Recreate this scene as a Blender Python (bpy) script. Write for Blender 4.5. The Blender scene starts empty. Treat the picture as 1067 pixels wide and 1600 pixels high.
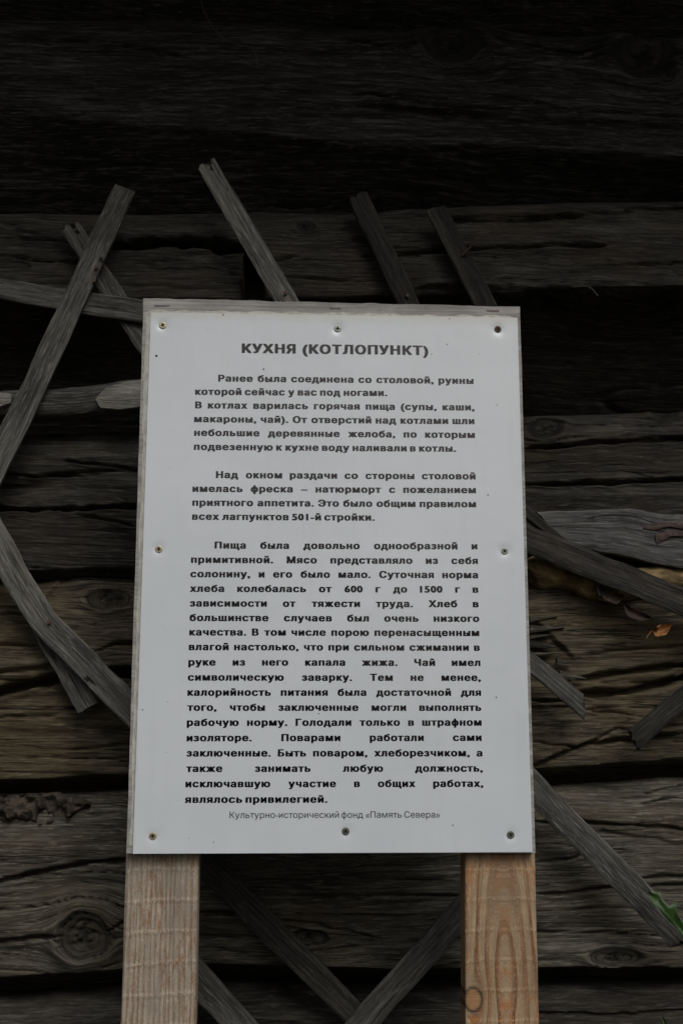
import bpy, bmesh, math, random
import numpy as np
from mathutils import Vector

random.seed(7)
S = bpy.context.scene
C = S.collection

# ------------------------------------------------------------------ camera
F_PX = 1900.0
CAM = np.array([-0.08856, -1.72179, 1.4724])
YAW, PITCH = 0.0582, 0.18557
cd = bpy.data.cameras.new('camera')
cam = bpy.data.objects.new('camera', cd); C.objects.link(cam)
cam.location = CAM
cam.rotation_euler = (math.pi/2 + PITCH, 0, -YAW)
cd.sensor_fit = 'VERTICAL'; cd.sensor_height = 36.0; cd.lens = F_PX/1600*36
cd.clip_start = 0.05; cd.clip_end = 500
cd.dof.use_dof = True; cd.dof.focus_distance = 1.76; cd.dof.aperture_fstop = 8.0
S.camera = cam

# ------------------------------------------------------------------ world + sun (overcast)
SUN_EL, SUN_AZ = math.radians(40), math.radians(14)     # the sun stands behind the camera, a little to its right
w = bpy.data.worlds.new('World'); S.world = w; w.use_nodes = True
nt = w.node_tree; nt.nodes.clear()
out = nt.nodes.new('ShaderNodeOutputWorld'); bg = nt.nodes.new('ShaderNodeBackground')
sky = nt.nodes.new('ShaderNodeTexSky'); sky.sky_type = 'NISHITA'; sky.sun_disc = False
sky.sun_elevation = SUN_EL; sky.sun_rotation = math.pi - SUN_AZ
sky.air_density = 1.0; sky.dust_density = 4.0; sky.ozone_density = 1.0
hs = nt.nodes.new('ShaderNodeHueSaturation'); hs.inputs['Saturation'].default_value = 0.60
nt.links.new(sky.outputs[0], hs.inputs['Color']); nt.links.new(hs.outputs[0], bg.inputs['Color'])
bg.inputs['Strength'].default_value = 0.10
nt.links.new(bg.outputs[0], out.inputs['Surface'])
sl = bpy.data.lights.new('sun', 'SUN'); sl.energy = 1.3; sl.angle = math.radians(30); sl.color = (0.97, 0.985, 1.0)
so = bpy.data.objects.new('sun', sl); C.objects.link(so)
dirv = Vector((-math.sin(SUN_AZ)*math.cos(SUN_EL), math.cos(SUN_AZ)*math.cos(SUN_EL), -math.sin(SUN_EL)))
so.rotation_euler = dirv.to_track_quat('-Z', 'Y').to_euler(); so.location = (1, -4, 5)

S.view_settings.view_transform = 'Standard'; S.view_settings.look = 'None'
S.view_settings.gamma = 1; S.view_settings.use_curve_mapping = False
S.view_settings.exposure = -0.58

# ------------------------------------------------------------------ measuring helpers
cyw, syw, cp, sp = math.cos(YAW), math.sin(YAW), math.cos(PITCH), math.sin(PITCH)
FW = np.array([syw*cp, cyw*cp, sp]); RT = np.array([cyw, -syw, 0.0]); UP = np.cross(RT, FW)

def at(px, py, Y=0.0):
    """world (x, z) of a photograph point on the vertical plane y = Y"""
    d = FW*F_PX + RT*(px-533.5) + UP*(800-py)
    t = (Y-CAM[1])/d[1]
    return CAM[0]+t*d[0], CAM[2]+t*d[2]

def to_px(x, y, z):
    dx, dy, dz = x-CAM[0], y-CAM[1], z-CAM[2]
    w_ = dx*FW[0]+dy*FW[1]+dz*FW[2]
    return 533.5+F_PX*(dx*RT[0]+dy*RT[1]+dz*RT[2])/w_, 800-F_PX*(dx*UP[0]+dy*UP[1]+dz*UP[2])/w_

def lin(r, g, b):
    f = lambda c: (c/255/12.92) if c/255 <= 0.04045 else ((c/255+0.055)/1.055)**2.4
    return (f(r), f(g), f(b), 1)

# ------------------------------------------------------------------ numpy noise
def _h(ix, iy, s):
    v = (ix.astype(np.int64)*374761393 + iy.astype(np.int64)*668265263 + int(s)*982451653) & 0x7fffffff
    v = ((v ^ (v >> 13))*1274126177) & 0x7fffffff
    v = v ^ (v >> 16)
    return (v & 0xffff)/65535.0

def vn(x, y, s=0):
    x = np.asarray(x, float); y = np.asarray(y, float)
    x, y = np.broadcast_arrays(x, y)
    ix = np.floor(x); iy = np.floor(y); fx = x-ix; fy = y-iy
    fx = fx*fx*fx*(fx*(fx*6-15)+10); fy = fy*fy*fy*(fy*(fy*6-15)+10)
    a = _h(ix, iy, s); b = _h(ix+1, iy, s); c = _h(ix, iy+1, s); d = _h(ix+1, iy+1, s)
    return ((a*(1-fx)+b*fx)*(1-fy)+(c*(1-fx)+d*fx)*fy)*2-1

def fbm(x, y, s=0, o=3):
    r = 0; a = 1; t = 0
    for k in range(o):
        r = r + a*vn(x*2**k, y*2**k, s+k*17); t += a; a *= 0.5
    return r/t

def sstep(a, b, x):
    t = np.clip((x-a)/(b-a), 0, 1); return t*t*(3-2*t)

# ------------------------------------------------------------------ object helpers
def mesh_obj(name, V, Fc, mat, parent=None, attrs=None, smooth=True, sharp=None):
    me = bpy.data.meshes.new(name)
    V = np.asarray(V, dtype=np.float32)
    if isinstance(Fc, np.ndarray):
        n = len(Fc)
        me.vertices.add(len(V)); me.vertices.foreach_set('co', V.ravel())
        me.loops.add(n*4); me.loops.foreach_set('vertex_index', Fc.astype(np.int32).ravel())
        me.polygons.add(n); me.polygons.foreach_set('loop_start', np.arange(0, n*4, 4, dtype=np.int32))
        me.update(calc_edges=True)
    else:
        me.from_pydata([tuple(map(float, v)) for v in V], [], Fc)
    if attrs:
        for k, a in attrs.items():
            a = np.asarray(a, dtype=np.float32)
            if a.ndim == 2:
                at_ = me.attributes.new(k, 'FLOAT_VECTOR', 'POINT'); at_.data.foreach_set('vector', a.ravel())
            else:
                at_ = me.attributes.new(k, 'FLOAT', 'POINT'); at_.data.foreach_set('value', a)
    if smooth:
        me.polygons.foreach_set('use_smooth', np.ones(len(me.polygons), dtype=bool))
        if sharp: me.set_sharp_from_angle(angle=math.radians(sharp))
    if mat: me.materials.append(mat)
    me.validate(); me.update()
    o = bpy.data.objects.new(name, me); C.objects.link(o)
    if parent: o.parent = parent
    return o

def tag(o, label=None, cat=None, group=None, kind=None):
    if label: o['label'] = label
    if cat: o['category'] = cat
    if group: o['group'] = group
    if kind: o['kind'] = kind
    return o

def thing(name, label, cat, group=None, loc=(0, 0, 0)):
    o = bpy.data.objects.new(name, None); C.objects.link(o); o.location = loc
    o.empty_display_size = 0.1
    return tag(o, label, cat, group)

def tube(name, pts, rad, mat, parent=None, seg=6):
    V = []; Fc = []
    n = len(pts)
    for i, p in enumerate(pts):
        p = Vector(p); a = Vector(pts[max(i-1, 0)]); b = Vector(pts[min(i+1, n-1)])
        t = (b-a).normalized(); u = t.cross(Vector((0, 1, 0.01))).normalized(); v = t.cross(u)
        r = rad[i] if isinstance(rad, (list, tuple)) else rad
        for k in range(seg):
            th = 2*math.pi*k/seg; V.append(p+u*math.cos(th)*r+v*math.sin(th)*r)
    for i in range(n-1):
        for k in range(seg):
            Fc.append((i*seg+k, i*seg+(k+1) % seg, (i+1)*seg+(k+1) % seg, (i+1)*seg+k))
    Fc.append(tuple(range(seg))[::-1]); Fc.append(tuple((n-1)*seg+k for k in range(seg)))
    return mesh_obj(name, V, Fc, mat, parent, sharp=50)

# ------------------------------------------------------------------ materials
class NT:
    def __init__(s, name):
        s.m = bpy.data.materials.new(name); s.m.use_nodes = True; s.t = s.m.node_tree
        s.b = s.t.nodes['Principled BSDF']
    def n(s, typ, **kw):
        nd = s.t.nodes.new(typ)
        for k, v in kw.items(): setattr(nd, k, v)
        return nd
    def l(s, a, b): s.t.links.new(a, b)
    def noise(s, vec, scale, detail=3, rough=0.6, dist=0):
        n = s.n('ShaderNodeTexNoise'); n.inputs['Scale'].default_value = scale
        n.inputs['Detail'].default_value = detail; n.inputs['Roughness'].default_value = rough
        n.inputs['Distortion'].default_value = dist
        s.l(vec, n.inputs['Vector']); return n.outputs['Fac']
    def vmul(s, vec, v):
        n = s.n('ShaderNodeVectorMath', operation='MULTIPLY'); s.l(vec, n.inputs[0]); n.inputs[1].default_value = v
        return n.outputs[0]
    def ramp(s, fac, stops):
        n = s.n('ShaderNodeValToRGB'); s.l(fac, n.inputs[0]); e = n.color_ramp.elements
        while len(e) < len(stops): e.new(0.5)
        for i, (p, c) in enumerate(stops):
            e[i].position = p; e[i].color = c if not isinstance(c, (int, float)) else (c, c, c, 1)
        return n.outputs[0]
    def mix(s, fac, a, b, typ='MIX'):
        n = s.n('ShaderNodeMix', data_type='RGBA', blend_type=typ)
        if isinstance(fac, (int, float)): n.inputs[0].default_value = fac
        else: s.l(fac, n.inputs[0])
        for k, v in ((6, a), (7, b)):
            if isinstance(v, tuple): n.inputs[k].default_value = v
            else: s.l(v, n.inputs[k])
        return n.outputs[2]
    def math(s, op, a, b=None, clamp=False):
        n = s.n('ShaderNodeMath', operation=op); n.use_clamp = clamp
        for k, v in ((0, a), (1, b)):
            if v is None: continue
            if isinstance(v, (int, float)): n.inputs[k].default_value = v
            else: s.l(v, n.inputs[k])
        return n.outputs[0]
    def attr(s, name, out='Fac'):
        n = s.n('ShaderNodeAttribute'); n.attribute_name = name; return n.outputs[out]
    def bump(s, h, dist, strength=1.0):
        n = s.n('ShaderNodeBump'); n.inputs['Distance'].default_value = dist; n.inputs['Strength'].default_value = strength
        s.l(h, n.inputs['Height']); s.l(n.outputs[0], s.b.inputs['Normal'])

def sc_(c, k): return (c[0]*k, c[1]*k, c[2]*k, 1)
def weathered(name, dark, mid, light, patch=None, patch_amt=0.5, fine=230.0, rough=0.85, lich=0.0, checks=1.0):
    """old split wood; 'gc' = (along, across, seed) in metres, flowing round the knots"""
    N = NT(name); g = N.attr('gc', 'Vector')
    f1 = N.noise(N.vmul(g, (11, fine, 1)), 1.0, 4, 0.7)
    f2 = N.noise(N.vmul(g, (3.4, fine*0.22, 1)), 1.0, 5, 0.68)
    f3 = N.noise(N.vmul(g, (5, 14, 1)), 1.0, 5, 0.65)
    f4 = N.noise(N.vmul(g, (45, 620, 1)), 1.0, 3, 0.75)
    s_ = N.math('ADD', N.math('MULTIPLY', f1, 0.42), N.math('MULTIPLY', f2, 0.28))
    s_ = N.math('ADD', s_, N.math('MULTIPLY', f4, 0.30))
    col = N.ramp(s_, [(0.40, sc_(dark, 0.8)), (0.50, mid), (0.60, sc_(light, 1.1))])
    tone = N.ramp(f3, [(0.34, 0.5), (0.50, 1.0), (0.66, 1.45)])
    col = N.mix(1.0, col, tone, 'MULTIPLY')
    if patch:
        pm = N.ramp(N.noise(N.vmul(g, (4.5, 13, 1)), 1.0, 5, 0.65), [(0.46, 0.0), (0.62, patch_amt)])
        col = N.mix(pm, col, N.mix(1.0, patch, N.ramp(s_, [(0.3, 0.35), (0.65, 1.3)]), 'MULTIPLY'))
    if lich:
        lm = N.ramp(N.noise(N.vmul(g, (60, 60, 1)), 1.0, 4, 0.7), [(0.60, 0.0), (0.70, lich)])
        col = N.mix(lm, col, (0.16, 0.17, 0.14, 1))
    # drying checks: dark hairlines that follow the grain
    hl = N.noise(N.vmul(g, (3.2, 62, 1)), 1.0, 2, 0.5, 0.0)
    hl = N.math('ABSOLUTE', N.math('SUBTRACT', hl, 0.5))
    hm = N.ramp(N.noise(N.vmul(g, (4, 20, 1)), 1.0, 2, 0.5), [(0.47, 0.0), (0.56, 1.0)])
    hair = N.math('MULTIPLY', N.ramp(hl, [(0.0, 1.0), (0.014, 0.0)]), N.math('MULTIPLY', hm, checks))
    h2 = N.noise(N.vmul(g, (3.5, 120, 1)), 1.0, 3, 0.6)
    h2 = N.math('ABSOLUTE', N.math('SUBTRACT', h2, 0.5))
    hm2 = N.ramp(N.noise(N.vmul(g, (7, 34, 1)), 1.0, 3, 0.6), [(0.46, 0.0), (0.54, 1.0)])
    hair2 = N.math('MULTIPLY', N.ramp(h2, [(0.0, 1.0), (0.022, 0.0)]), hm2)
    col = N.mix(N.math('MULTIPLY', hair2, 0.75), col, (dark[0]*0.4, dark[1]*0.4, dark[2]*0.4, 1))
    fibre = N.ramp(N.noise(N.vmul(g, (30, 300, 1)), 1.0, 3, 0.7), [(0.55, 0.0), (0.66, 0.6)])
    col = N.mix(fibre, col, sc_(light, 1.5))
    col = N.mix(N.math('MULTIPLY', hair, 0.85), col, (0.004, 0.0035, 0.003, 1))
    km = N.attr('km'); kr = N.attr('kr')
    col = N.mix(N.math('MULTIPLY', km, 0.55), col, (dark[0]*0.9, dark[1]*0.85, dark[2]*0.8, 1))
    col = N.mix(N.math('MULTIPLY', kr, 0.8), col, (dark[0]*0.4, dark[1]*0.4, dark[2]*0.4, 1))
    N.l(col, N.b.inputs['Base Color'])
    N.b.inputs['Roughness'].default_value = rough
    N.b.inputs['Specular IOR Level'].default_value = 0.3
    h = N.math('ADD', N.math('MULTIPLY', f1, 0.5), N.math('MULTIPLY', f2, 0.5))
    h = N.math('ADD', h, N.math('MULTIPLY', f4, 0.30))
    h = N.math('SUBTRACT', h, N.math('MULTIPLY', hair, 0.5))
    N.bump(h, 0.0045, 1.0)
    return N.m

def sc(c, k): return (c[0]*k, c[1]*k, c[2]*k, 1)
GREY = (0.125, 0.118, 0.108, 1)
M = {}
M['log_shade_dark'] = weathered('shade_darkened_brown_log', (0.010, 0.0088, 0.0076, 1), (0.018, 0.0165, 0.0145, 1), (0.085, 0.081, 0.076, 1), (0.030, 0.021, 0.014, 1), 0.5)  # dark brown wood; part of the shade under the eave is in this colour
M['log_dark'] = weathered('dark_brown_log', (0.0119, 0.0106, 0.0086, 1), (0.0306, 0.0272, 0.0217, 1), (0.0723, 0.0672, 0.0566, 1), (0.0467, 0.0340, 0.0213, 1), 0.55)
M['log_brown'] = weathered('brown_log', (0.0234, 0.0198, 0.0131, 1), (0.0630, 0.0522, 0.0344, 1), (0.1350, 0.1170, 0.0804, 1), (0.1125, 0.0810, 0.0377, 1), 0.6)
M['log_grey'] = weathered('grey_brown_log', (0.0269, 0.0244, 0.0192, 1), (0.0773, 0.0697, 0.0536, 1), (0.1596, 0.1478, 0.1200, 1), (0.1092, 0.0857, 0.0528, 1), 0.55)
M['plank_grey'] = weathered('grey_plank', (0.0400, 0.0385, 0.0373, 1), (0.0800, 0.0787, 0.0764, 1), (0.1520, 0.1517, 0.1452, 1), (0.0640, 0.0492, 0.0415, 1), 0.3)
M['lath_light'] = weathered('silver_lath', (0.0525, 0.0497, 0.0428, 1), (0.1155, 0.1122, 0.1000, 1), (0.2100, 0.2059, 0.1863, 1), (0.0840, 0.0710, 0.0552, 1), 0.3, fine=260, lich=0.25, checks=0.7)
M['lath_mid'] = weathered('grey_lath', (0.0396, 0.0380, 0.0334, 1), (0.0828, 0.0803, 0.0724, 1), (0.1512, 0.1496, 0.1363, 1), (0.0648, 0.0548, 0.0391, 1), 0.3, fine=260, lich=0.2, checks=0.7)
M['lath_dark'] = weathered('dark_lath', (0.0156, 0.0140, 0.0120, 1), (0.0343, 0.0312, 0.0265, 1), (0.0650, 0.0608, 0.0525, 1), (0.0312, 0.0234, 0.0160, 1), 0.3, fine=260, lich=0.15, checks=0.7)
M['lath_black'] = weathered('blackish_lath', (0.0106, 0.0095, 0.0082, 1), (0.0233, 0.0212, 0.0180, 1), (0.0442, 0.0413, 0.0357, 1), (0.0212, 0.0159, 0.0109, 1), 0.3, fine=260, lich=0.15, checks=0.7)  # dark lath colours scaled down, for the two laths above the sign

def simple(name, col, rough=0.5, metal=0.0, noise=None, spec=0.5, nscale=300, bumpd=0.0):
    N = NT(name); N.b.inputs['Roughness'].default_value = rough; N.b.inputs['Metallic'].default_value = metal
    N.b.inputs['Specular IOR Level'].default_value = spec
    tc = N.n('ShaderNodeTexCoord').outputs['Object']
    f = N.noise(tc, nscale, 4, 0.6)
    c2 = noise or sc(col, 0.75)
    N.l(N.ramp(f, [(0.38, c2), (0.60, col)]), N.b.inputs['Base Color'])
    if bumpd: N.bump(f, bumpd)
    return N.m

def panel_mat():
    N = NT('white_plastic_sheet')
    tc = N.n('ShaderNodeTexCoord').outputs['Object']
    big = N.noise(tc, 5, 4, 0.6)
    col = N.ramp(big, [(0.3, (0.680, 0.722, 0.755, 1)), (0.7, (0.735, 0.775, 0.805, 1))])
    drip = N.ramp(N.noise(N.vmul(tc, (45, 1, 2.4)), 1, 4, 0.6), [(0.5, 0.0), (0.75, 0.13)])
    col = N.mix(drip, col, (0.55, 0.55, 0.52, 1))
    sp_ = N.ramp(N.noise(tc, 240, 2, 0.5), [(0.735, 0.0), (0.77, 0.5)])
    col = N.mix(sp_, col, (0.30, 0.29, 0.26, 1))
    st = N.ramp(N.noise(N.vmul(tc, (30, 1, 70)), 1, 5, 0.7), [(0.64, 0.0), (0.72, 0.35)])
    col = N.mix(st, col, (0.66, 0.63, 0.50, 1))
    # yellowed dirt along the top edge of the sheet
    sx = N.n('ShaderNodeSeparateXYZ'); N.l(tc, sx.inputs[0])
    e = N.math('ADD', sx.outputs[2], N.math('MULTIPLY', N.noise(tc, 30, 3, 0.6), 0.012))
    em = N.ramp(N.math('MULTIPLY', N.math('SUBTRACT', e, 2.083), 60, True), [(0.0, 0.0), (1.0, 0.65)])
    col = N.mix(em, col, (0.60, 0.59, 0.50, 1))
    N.l(col, N.b.inputs['Base Color'])
    N.l(N.ramp(N.noise(tc, 14, 4, 0.6), [(0.3, 0.17), (0.7, 0.27)]), N.b.inputs['Roughness'])
    N.b.inputs['Specular IOR Level'].default_value = 0.55
    h = N.math('ADD', N.math('MULTIPLY', N.noise(tc, 26, 2, 0.5), 1.0), N.math('MULTIPLY', N.noise(N.vmul(tc, (500, 1, 160)), 1, 2, 0.5), 0.05))
    N.bump(h, 0.0006, 1.0)
    return N.m
M['panel'] = panel_mat()
M['ink'] = simple('black_print', (0.008, 0.0075, 0.009, 1), 0.14, noise=(0.006, 0.006, 0.007, 1), spec=0.5)
M['ink_grey'] = simple('grey_print', (0.042, 0.042, 0.046, 1), 0.25, noise=(0.035, 0.035, 0.040, 1), spec=0.55)
M['cream'] = simple('yellowed_sheet_edge', (0.58, 0.57, 0.50, 1), 0.5, noise=(0.42, 0.41, 0.34, 1), nscale=90)
M['film'] = simple('grey_film', (0.50, 0.495, 0.44, 1), 0.35, noise=(0.34, 0.335, 0.29, 1), nscale=60)
M['steel'] = simple('dull_wire', (0.16, 0.14, 0.12, 1), 0.45, 0.8)
M['brass'] = simple('yellow_zinc', (0.55, 0.50, 0.36, 1), 0.42, 0.55, noise=(0.30, 0.25, 0.15, 1), nscale=700)
M['zincgreen'] = simple('greenish_zinc', (0.36, 0.40, 0.33, 1), 0.45, 0.5, noise=(0.16, 0.19, 0.15, 1), nscale=700)
M['zincdark'] = simple('dark_zinc', (0.20, 0.21, 0.17, 1), 0.5, 0.5, noise=(0.08, 0.085, 0.06, 1), nscale=700)
M['rust'] = simple('rusty_screw', (0.14, 0.085, 0.06, 1), 0.7, 0.3, noise=(0.05, 0.03, 0.02, 1), nscale=700)
M['hole'] = simple('dark_recess', (0.025, 0.020, 0.008, 1), 0.9, noise=(0.012, 0.010, 0.004, 1))
M['clay'] = simple('yellow_clay', (0.34, 0.245, 0.11, 1), 0.95, noise=(0.12, 0.082, 0.038, 1), nscale=28, bumpd=0.012)
M['rot'] = simple('rotten_brown_wood', (0.085, 0.068, 0.047, 1), 0.95, noise=(0.022, 0.016, 0.011, 1), nscale=60, bumpd=0.012)
M['leaf'] = simple('green_leaf', (0.050, 0.100, 0.028, 1), 0.5, noise=(0.030, 0.075, 0.014, 1), nscale=55, bumpd=0.002)
M['leaf_yellow'] = simple('yellow_dry_leaf', (0.34, 0.145, 0.028, 1), 0.6, noise=(0.15, 0.055, 0.015, 1), nscale=110, bumpd=0.002)
M['leaf_brown'] = simple('red_brown_dry_leaf', (0.050, 0.026, 0.015, 1), 0.7, noise=(0.022, 0.012, 0.008, 1), nscale=90, bumpd=0.002)
M['fibre'] = simple('dry_fibre', (0.075, 0.066, 0.052, 1), 0.8)
M['resinchip'] = simple('red_brown_bark', (0.10, 0.065, 0.055, 1), 0.85, noise=(0.035, 0.023, 0.02, 1), nscale=120, bumpd=0.004)
M['speck'] = simple('dark_speck', (0.06, 0.055, 0.05, 1), 0.8)

def ply_mat():
    N = NT('weathered_board_face')
    tc = N.n('ShaderNodeTexCoord').outputs['Object']
    a = N.noise(N.vmul(tc, (9, 1, 300)), 1, 4, 0.6)
    b = N.noise(N.vmul(tc, (14, 1, 40)), 1, 4, 0.65)
    col = N.ramp(a, [(0.32, (0.25, 0.235, 0.215, 1)), (0.62, (0.46, 0.445, 0.42, 1))])
    col = N.mix(N.ramp(b, [(0.42, 0.0), (0.64, 0.7)]), col, (0.20, 0.19, 0.178, 1))
    N.l(col, N.b.inputs['Base Color']); N.b.inputs['Roughness'].default_value = 0.8
    N.bump(a, 0.001); return N.m
M['ply'] = ply_mat()

def pine(name, base, dark, streak, ringscale, ring_amt, streak_amt, bands):
    N = NT(name); g = N.attr('gc', 'Vector')
    fib = N.noise(N.vmul(g, (24, 520, 1)), 1, 3, 0.6)
    big = N.noise(N.vmul(g, (7, 30, 1)), 1, 4, 0.6)
    col = N.ramp(big, [(0.3, sc(base, 0.80)), (0.7, sc(base, 1.12))])
    # growth rings: soft periodic lines of the across coordinate
    sx = N.n('ShaderNodeSeparateXYZ'); N.l(g, sx.inputs[0])
    wob = N.math('MULTIPLY', N.noise(N.vmul(g, (3, 40, 1)), 1, 3, 0.5), 2.4)
    ph = N.math('ADD', N.math('MULTIPLY', sx.outputs[1], ringscale), wob)
    fr = N.math('FRACT', ph)
    rg = N.ramp(fr, [(0.0, 0.0), (0.45, 0.2), (0.80, 1.0), (0.90, 1.0), (1.0, 0.0)])
    rmod = N.ramp(N.noise(N.vmul(g, (6, 60, 1)), 1, 3, 0.6), [(0.35, 0.45), (0.60, 1.0)])
    col = N.mix(N.math('MULTIPLY', N.math('MULTIPLY', rg, rmod), ring_amt), col, dark)
    # resin: orange flecks stretched along the grain
    f = N.noise(N.vmul(g, (48, 230, 1)), 1, 3, 0.6)
    fm = N.ramp(N.noise(N.vmul(g, (5, 22, 1)), 1, 3, 0.6), [(0.36, 0.0), (0.52, 1.0)])
    fl = N.math('MULTIPLY', N.ramp(f, [(0.50, 0.0), (0.62, 1.0)]), fm)
    col = N.mix(N.math('MULTIPLY', fl, streak_amt), col, streak)
    # pale fuzz raised by the saw, in bands across the post
    fz = N.noise(N.vmul(g, (330, 480, 1)), 1, 3, 0.7)
    bd = N.math('FRACT', N.math('ADD', N.math('MULTIPLY', sx.outputs[0], 25.0), N.math('MULTIPLY', N.noise(N.vmul(g, (4, 10, 1)), 1, 2, 0.5), 0.5)))
    bdm = N.ramp(bd, [(0.0, 0.25), (0.10, 1.0), (0.22, 0.25), (1.0, 0.1)])
    fm2 = N.math('MULTIPLY', N.ramp(fz, [(0.50, 0.0), (0.62, 0.8)]), N.math('ADD', N.math('MULTIPLY', bdm, bands), 0.25), True)
    fm2 = N.math('MULTIPLY', fm2, 0.9)
    col = N.mix(fm2, col, sc(base, 1.6))
    blot = N.ramp(N.noise(N.vmul(g, (9, 26, 1)), 1, 5, 0.7), [(0.44, 0.0), (0.62, 0.5)])
    col = N.mix(blot, col, sc(base, 0.50))
    col = N.mix(N.ramp(fib, [(0.36, 0.45), (0.50, 0.0)]), col, sc(base, 0.45))
    km = N.attr('km'); kr = N.attr('kr')
    col = N.mix(km, col, (0.36, 0.20, 0.09, 1))
    col = N.mix(kr, col, (0.045, 0.026, 0.012, 1))
    N.l(col, N.b.inputs['Base Color']); N.b.inputs['Roughness'].default_value = 0.82
    h = N.math('ADD', N.math('MULTIPLY', fz, 0.5), N.math('MULTIPLY', rg, 0.5))
    h = N.math('ADD', h, N.math('MULTIPLY', bdm, bands*0.6))
    N.bump(h, 0.0022); return N.m
M['pine_grey'] = pine('greyed_sawn_pine', (0.48, 0.405, 0.315, 1), (0.20, 0.145, 0.09, 1), (0.30, 0.125, 0.045, 1), 150, 0.8, 0.8, 0.9)
M['pine_red'] = pine('orange_sawn_pine', (0.46, 0.330, 0.200, 1), (0.19, 0.060, 0.012, 1), (0.42, 0.16, 0.04, 1), 58, 1.0, 0.9, 0.7)

def ground_mat():
    N = NT('forest_soil'); tc = N.n('ShaderNodeTexCoord').outputs['Object']
    a = N.noise(tc, 3, 6, 0.7); b = N.noise(tc, 40, 4, 0.7)
    col = N.ramp(a, [(0.35, (0.035, 0.045, 0.018, 1)), (0.65, (0.075, 0.062, 0.042, 1))])
    col = N.mix(0.5, col, N.ramp(b, [(0.3, (0.02, 0.018, 0.012, 1)), (0.7, (0.09, 0.08, 0.05, 1))]))
    N.l(col, N.b.inputs['Base Color']); N.b.inputs['Roughness'].default_value = 0.95; N.bump(b, 0.02); return N.m
M['ground'] = ground_mat()

# ------------------------------------------------------------------ ground and the forest edge behind the camera
gx = np.concatenate([np.linspace(-150, -8, 12), np.linspace(-6, 6, 49), np.linspace(8, 150, 12)])
gy = np.concatenate([np.linspace(-150, -8, 12), np.linspace(-6, 6, 49), np.linspace(8, 150, 12)])
GX, GY = np.meshgrid(gx, gy)
GZ = fbm(GX*1.3, GY*1.3, 5, 3)*0.05 - 0.03
n1 = len(gx); n2 = len(gy)
def gridq(n1, n2):
    i, j = np.meshgrid(np.arange(n1-1), np.arange(n2-1)); a = (j*n1+i).ravel()
    return np.stack([a, a+1, a+1+n1, a+n1], 1)
tag(mesh_obj('ground', np.stack([GX.ravel(), GY.ravel(), GZ.ravel()], 1), gridq(n1, n2), M['ground']), kind='structure')

M['needle'] = simple('spruce_needles', (0.040, 0.062, 0.026, 1), 0.8, noise=(0.022, 0.036, 0.016, 1), nscale=2)
def forest():
    V = []; Fc = []
    rnd = random.Random(3)
    for k in range(190):
        ang = math.radians(rnd.uniform(150, 390)) if k % 2 else math.radians(rnd.uniform(225, 315))
        R_ = rnd.uniform(20, 34)
        x0 = math.cos(ang)*R_*1.25; y0 = math.sin(ang)*R_*0.95-4
        H = rnd.uniform(5.0, 7.6); nb = 46
        for q in range(nb):
            t = (q+rnd.random())/nb
            r = (1-t)**0.8*H*0.19*rnd.uniform(0.7, 1.15)+0.1
            z = H*(0.03+0.95*t)
            a = q*2.4+rnd.uniform(-.3, .3)
            c, s_ = math.cos(a), math.sin(a); wd = 0.5*r+0.1
            b = len(V)
            V += [(x0, y0, z+0.14*r), (x0+c*r*.6-s_*wd, y0+s_*r*.6+c*wd, z-.25*r), (x0+c*r, y0+s_*r, z-.45*r), (x0+c*r*.6+s_*wd, y0+s_*r*.6-c*wd, z-.25*r), (x0, y0, z-0.5*r-.1)]
            Fc += [(b, b+1, b+2), (b, b+2, b+3), (b+4, b+2, b+1), (b+4, b+3, b+2)]
    o = mesh_obj('forest', V, Fc, M['needle'], smooth=False)
    tag(o, 'low dark spruce forest round the clearing behind the viewer', 'forest', kind='stuff')
forest()

# ------------------------------------------------------------------ the log wall
wall = thing('log_wall', 'dark weathered wall of old hewn logs with cracks and knots behind the sign', 'wall', loc=(0, 0.3, 0))
YF = 0.300

def child(o, parent):
    o.parent = parent
    o.location = Vector(o.location) - Vector(parent.location)
    return o

XS = np.concatenate([np.linspace(-2.6, -0.86, 30), np.arange(-0.85, 0.851, 0.0036), np.linspace(0.86, 2.6, 30)])
def edge(pts):
    w_ = [at(px, py, YF-0.01) for px, py in pts]
    return np.interp(XS, [p[0] for p in w_], [p[1] for p in w_])

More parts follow.
